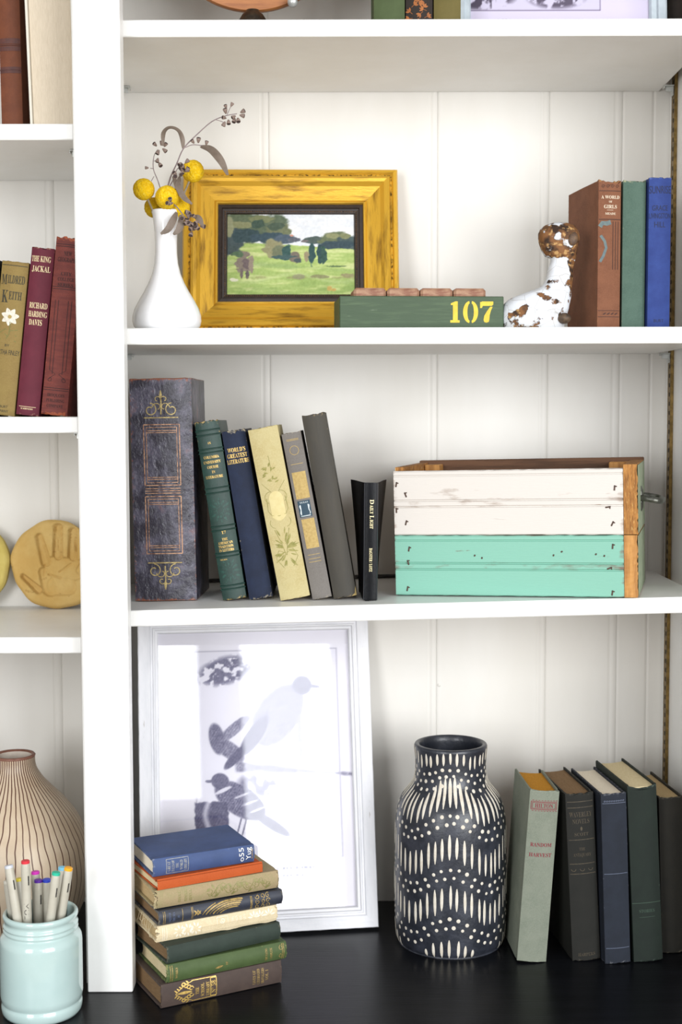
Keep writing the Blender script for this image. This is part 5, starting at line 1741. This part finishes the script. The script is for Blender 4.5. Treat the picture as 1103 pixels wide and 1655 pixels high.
def plaque(label, loc, r, mat, flip, lean, seed):
    nr, na = 74, 150
    mb = MB()
    T = .017
    rr_ = np.linspace(0, 1, nr)[:, None]
    th = np.linspace(0, 2 * math.pi, na, endpoint=False)[None, :]
    edge = 1 + .018 * np.sin(2 * th + seed) + .014 * np.sin(5 * th + 2 * seed) + .008 * np.sin(11 * th)
    R_ = (1 - (1 - rr_) ** 1.0)
    x, y = R_ * np.cos(th) * edge, R_ * np.sin(th) * edge
    h = T - .0090 * handprint(x * 362 * flip, y * 362) - .005 * np.clip((R_ - .9) / .1, 0, 1) ** 2
    h = h + (vnoise(x * 5 + 9, y * 5 + 9, seed) - .5) * .002
    mb.grid(lambda i, j: (x[j, i] * r, y[j, i] * r, h[j, i]), na, nr, closed_u=True)
    b0 = len(mb.v)
    for i in range(na): mb.v.append((x[-1, i] * r * .985, y[-1, i] * r * .985, 0))
    for i in range(na):
        j = (i + 1) % na
        mb.f.append((i * nr + nr - 1, b0 + i, b0 + j, j * nr + nr - 1))
    mb.f.append(tuple(b0 + i for i in range(na))[::-1])
    o = fix_normals(mb.build('handprint_plaque', mat, None, smooth=True, angle=60))
    o.location = (loc[0], loc[1], loc[2]); o.rotation_euler = (R(90 - lean), 0, 0)
    return tag(o, label, 'clay plaque', None)


plaque('round yellow clay disc pressed with a small handprint, beside the post', (-.3955, .2585, .4262 + .0612), .0618, CLAY, 1, 3, 3)
plaque('pale yellow clay disc cut off by the left picture border', (-.5195, .2585, .4262 + .0605), .0600, CLAY2, -1, 3, 6)

# ------------------------------------------------------------------ big striped vase, jar and markers
STV = bpy.data.materials.new('striped_glaze')
STV.use_nodes = True
nt = STV.node_tree; N, L = nt.nodes, nt.links
b = N['Principled BSDF']; b.inputs['Roughness'].default_value = .42
tc = N.new('ShaderNodeTexCoord'); sx = N.new('ShaderNodeSeparateXYZ'); L.new(tc.outputs['Object'], sx.inputs[0])
ang = fn_math('ARCTAN2', sx.outputs[1], sx.outputs[0])
nz_ = N.new('ShaderNodeTexNoise'); nz_.inputs['Scale'].default_value = 14; nz_.inputs['Detail'].default_value = 3; L.new(tc.outputs['Object'], nz_.inputs['Vector'])
fr_ = fn_math('FRACT', fn_math('ADD', fn_math('MULTIPLY', ang, 58 / (2 * math.pi)), fn_math('MULTIPLY', nz_.outputs['Fac'], 1.6)), 0.0)
dist = fn_math('ABSOLUTE', fn_math('SUBTRACT', fr_, .5), 0.0)
rad = fn_math('SQRT', fn_math('ADD', fn_math('MULTIPLY', sx.outputs[0], sx.outputs[0]), fn_math('MULTIPLY', sx.outputs[1], sx.outputs[1])), 0.0)
wid = fn_math('DIVIDE', .0062, fn_math('MAXIMUM', rad, .02))
line = fn_map(fn_math('SUBTRACT', dist, wid), -.02, .02)
creamy = fn_mix(fn_map(fn_noise(26), .4, .7), 'c6b49c', 'b8a288')
L.new(fn_mix(line, '5a3a2c', creamy), b.inputs['Base Color'])
bp = N.new('ShaderNodeBump'); bp.inputs['Distance'].default_value = .0005; L.new(line, bp.inputs['Height']); L.new(bp.outputs[0], b.inputs['Normal'])
BROWNRIM = material('brown_rim_glaze', '6b4434', .5, '85594a', 120, .8)
bv = empty('striped_vase', (-.4290, .125, 0), label='big round cream vase with thin brown lines, behind the mint jar', cat='vase')
mb = MB()
P_ = [(0, 0), (.052, 0), (.056, .003), (.076, .030), (.0905, .062), (.0968, .095), (.0965, .120), (.0905, .146), (.0790, .170), (.0640, .190), (.0490, .206), (.0375, .219), (.0300, .231), (.0272, .240), (.0268, .2490)]
mb.lathe([tuple(p) for p in [(p[0], p[2]) for p in [(a.x, 0, a.z) for a in curve_pts([(r_, 0, z_) for r_, z_ in P_], 4)]]], 96)
mb.build('body', STV, bv, smooth=True)
mb = MB(); mb.lathe([(.0268, .2488), (.0276, .2508), (.0262, .2524), (.0238, .2522), (.0226, .2500)], 64); mb.build('rim', BROWNRIM, bv, smooth=True)
mb = MB(); mb.lathe([(.0227, .2502), (.0226, .240), (.026, .228), (.034, .215), (.040, .19), (0, .18)], 48); mb.build('inner_wall', material('vase_inner', 'cfc3b6', .6, 'b8aa9a', 40, .8), bv, smooth=True)

MINT = material('mint_glaze', 'b0c6c3', .14, 'b7ccc9', 20, .7, spec=.5, coat=.4)
JX, JY = -.3505, -.0850
jar = empty('mint_jar', (JX, JY, 0.0002), label='pale mint ceramic mason jar full of markers', cat='jar')
mb = MB()
P_ = [(0, .0015), (.034, .0008), (.0400, 0), (.0438, .0015), (.0458, .0050), (.0465, .0100), (.0462, .0135), (.0450, .0152), (.0452, .0168), (.0466, .0190), (.0473, .0250), (.0473, .0600), (.0472, .0850), (.0466, .0900), (.0448, .0935), (.0425, .0955), (.0412, .0968), (.0410, .0982), (.0428, .0995), (.0430, .1010), (.0418, .1025), (.0412, .1036), (.0428, .1048), (.0430, .1064), (.0416, .1080), (.0410, .1092), (.0412, .1120), (.0424, .1136), (.0430, .1160), (.0428, .1184), (.0416, .1198), (.0400, .1200), (.0388, .1192), (.0384, .1170), (.0384, .1000), (.0420, .0900), (.0430, .0800), (.0430, .0150), (.040, .006), (0, .0045)]
mb.lathe(P_, 72)
mb.build('body', MINT, jar, smooth=True)

BARREL = material('marker_barrel', 'b8b4a6', .4, 'b0ab9c', 60, .6)
MBLACK = material('marker_print', '2d2c2a', .5)


def marker(label, top, bot, color, r=.0052, lettering=None):
    a, c = Vector(bot), Vector(top)
    Lm = (c - a).length
    e = empty('marker_pen', a, (c - a).to_track_quat('Z', 'Y').to_euler(), label, 'marker', 'markers standing in the mint jar')
    mb = MB(); mb.lathe([(0, 0), (r * .9, .0005), (r, .002), (r, Lm * .62), (r * 1.03, Lm * .625), (r * 1.03, Lm - .012), (r * .97, Lm - .0040), (r * .93, Lm - .0032)], 24)
    mb.build('barrel', BARREL, e, smooth=True, angle=40)
    mb = MB(); mb.lathe([(r * .93, Lm - .0034), (r * .95, Lm - .0028), (r * .93, Lm - .0006), (r * .80, Lm), (0, Lm + .0001)], 24)
    mb.build('end_cap', material('marker_cap', color, .35), e, smooth=True, angle=40)
    q_ = e.rotation_euler.to_matrix().inverted()
    d = q_ @ Vector((.25, -1, 0)); a0 = math.atan2(d.y, d.x)
    f = lambda u, v: ((r * 1.045) * math.cos(a0 + u / r), (r * 1.045) * math.sin(a0 + u / r), v)
    def pr(m):
        V = [f(u, v) for u in (.0020, .0028, .0036) for v in (Lm - .028, Lm - .017)]
        m.add(V, [(0, 2, 3, 1), (2, 4, 5, 3)])
        if lettering: write(m, lettering, -.0005, Lm - .058, .0050, f, .018, 'sans', turn=-90)
    part('marker_print', MBLACK, e, pr)


marker('ivory marker with a pale grey end, leftmost in front', (-0.3827, -0.1000, 0.1790), (-0.3545, -0.1165, 0.0135), 'c4c8d2')
marker('ivory marker mostly hidden behind the grey-ended one', (-0.3880, -0.0850, 0.1560), (-0.3680, -0.0950, 0.0135), 'd0cdc0')
marker('ivory marker with a yellow end, low between grey and red ones', (-0.3800, -0.0660, 0.1520), (-0.3640, -0.0800, 0.0135), 'd8c63a')
marker('ivory marker with a red end, tallest in the jar', (-0.3622, -0.1050, 0.1862), (-0.3600, -0.1050, 0.0135), 'd0303e', lettering='MUL')
marker('ivory marker with a magenta end, behind the purple one', (-0.3610, -0.0620, 0.1590), (-0.3540, -0.0700, 0.0135), 'd030b4')
marker('ivory marker with a purple end, in the middle of the jar', (-0.3530, -0.0820, 0.1560), (-0.3535, -0.0900, 0.0135), '5a2a9c')
marker('ivory marker with a blue end, beside the purple one', (-0.3440, -0.0790, 0.1555), (-0.3440, -0.0790, 0.0135), '3048c4')
marker('ivory marker with a teal green end', (-0.3271, -0.1050, 0.1725), (-0.3485, -0.1060, 0.0135), '2cb494')
marker('ivory marker with a light blue end, behind the teal one', (-0.3290, -0.0620, 0.1640), (-0.3420, -0.0640, 0.0135), '7cc4e0')
marker('ivory marker with an orange-yellow end, rightmost in the jar', (-0.3149, -0.0950, 0.1745), (-0.3430, -0.0925, 0.0135), 'f0a820', lettering=None)

# ------------------------------------------------------------------ black vase with carved white marks
BLACKV = material('black_clay', '22252d', .38, '3a3d47', 50, .9, .45, .7, bump=.0004, bscale=220, spec=.5, coat=.1)
CARVE = material('carved_white', 'd6cfc2', .7, 'c4baa8', 120, .7)
bx_, by_ = .1432, .130
kv = empty('carved_vase', (bx_, by_, 0.0002), label='black bottle-shaped vase covered in white dashes and dots', cat='vase')
P_ = [(.0000, 0), (.0640, 0), (.0680, .0012), (.0712, .0050), (.0728, .0120), (.0742, .0300), (.0748, .0600), (.0748, .1000), (.0744, .1350), (.0740, .1560), (.0728, .1700), (.0700, .1840), (.0650, .1950), (.0580, .2040), (.0520, .2110), (.0488, .2180), (.0474, .2260), (.0470, .2350), (.0474, .2480), (.0484, .2580), (.0486, .2610), (.0478, .2636), (.0462, .2644)]
prof_v = curve_pts([(r_ * .982, 0, z_) for r_, z_ in P_], 3)
RZ = np.array([(p.z, p.x) for p in prof_v[4:]])
inner = [(.0430, .2644), (.0412, .2630), (.0404, .2560), (.0404, .2250), (.0500, .2000), (.0660, .1700), (.0680, .0200), (0, .0100)]
mb = MB(); mb.lathe([(p.x, p.z) for p in prof_v] + inner, 96)
mb.build('body', BLACKV, kv, smooth=True)


def vr(z_): return float(np.interp(z_, RZ[:, 0], RZ[:, 1]))


def vsurf(a, z_, off):
    r_ = vr(z_); dr = (vr(z_ + .001) - vr(z_ - .001)) / .002
    n_ = Vector((1, 0, -dr)).normalized()
    return Vector(((r_ + n_.x * off) * math.cos(a), (r_ + n_.x * off) * math.sin(a), z_ + n_.z * off))


A0 = R(-90 - 5)           # a crest of the wave faces the room
def wave(a, amp): return amp * math.cos(4 * (a - A0))


dash, dots = MB(), MB()
rv = random.Random(12)


def add_dash(a, zc, ln, w):
    n = 7
    tilt = rv.uniform(-.04, .04)
    rows = []
    for i in range(n):
        t = i / (n - 1)
        z_ = min(max(zc + (t - .5) * ln, .0012), .2615)
        ww = w * (.28, .75, .95, 1, .95, .75, .28)[i] * .5
        da = ww / vr(z_)
        aa = a + tilt * (t - .5) * .2
        rows.append((vsurf(aa - da, z_, .0001), vsurf(aa, z_, .0006), vsurf(aa + da, z_, .0001)))
    b0 = len(dash.v)
    for rw in rows: dash.v.extend([tuple(p) for p in rw])
    for i in range(n - 1):
        for k in (0, 1):
            q = b0 + i * 3 + k
            dash.f.append((q, q + 1, q + 4, q + 3))


def add_dot(a, zc, rd):
    c = [vsurf(a + rd * math.cos(t) / vr(zc), zc + rd * math.sin(t), .0001) for t in [math.pi * k / 4 for k in range(8)]]
    b0 = len(dots.v)
    dots.v.extend([tuple(p) for p in c]); dots.v.append(tuple(vsurf(a, zc, .0007)))
    for k in range(8): dots.f.append((b0 + k, b0 + (k + 1) % 8, b0 + 8))


def dash_row(n, z0, amp, ln, w, jit=.002):
    for k in range(n):
        a = A0 + 2 * math.pi * (k + rv.uniform(-.12, .12)) / n
        zc = z0 + wave(a, amp) + rv.uniform(-jit, jit)
        if zc - ln * .5 < .002:
            top = zc + ln * .5
            if top < .008: continue
            add_dash(a, (top + .002) / 2, top - .002, w)
        else: add_dash(a, zc, ln * rv.uniform(.88, 1.1), w * rv.uniform(.85, 1.1))


def dot_row(n, z0, amp, rd, ph=0):
    for k in range(n):
        a = A0 + 2 * math.pi * (k + ph + rv.uniform(-.1, .1)) / n
        zc = z0 + wave(a, amp) + rv.uniform(-.0012, .0012)
        if zc > .004: add_dot(a, zc, rd * rv.uniform(.85, 1.15))


dash_row(34, .2512, .0035, .0165, .0036)
for zz_, ph in ((.2350, 0), (.2260, .5), (.2165, 0)): dot_row(30, zz_, .0050, .0023, ph)
dash_row(48, .2000, .0125, .0330, .0042)
dot_row(42, .1750, .0125, .0024); dot_row(42, .1640, .0125, .0024, .5)
dash_row(48, .1330, .0130, .0310, .0040)
dot_row(42, .1060, .0130, .0024); dot_row(42, .0950, .0130, .0024, .5)
dash_row(48, .0690, .0135, .0310, .0040)
dot_row(42, .0415, .0130, .0024); dot_row(42, .0300, .0130, .0024, .5)
dash_row(44, .0020, .0130, .0260, .0038)
tag(dash.build('dash_pattern', CARVE, kv, smooth=True), kind='stuff')
tag(dots.build('dot_pattern', CARVE, kv, smooth=True), kind='stuff')
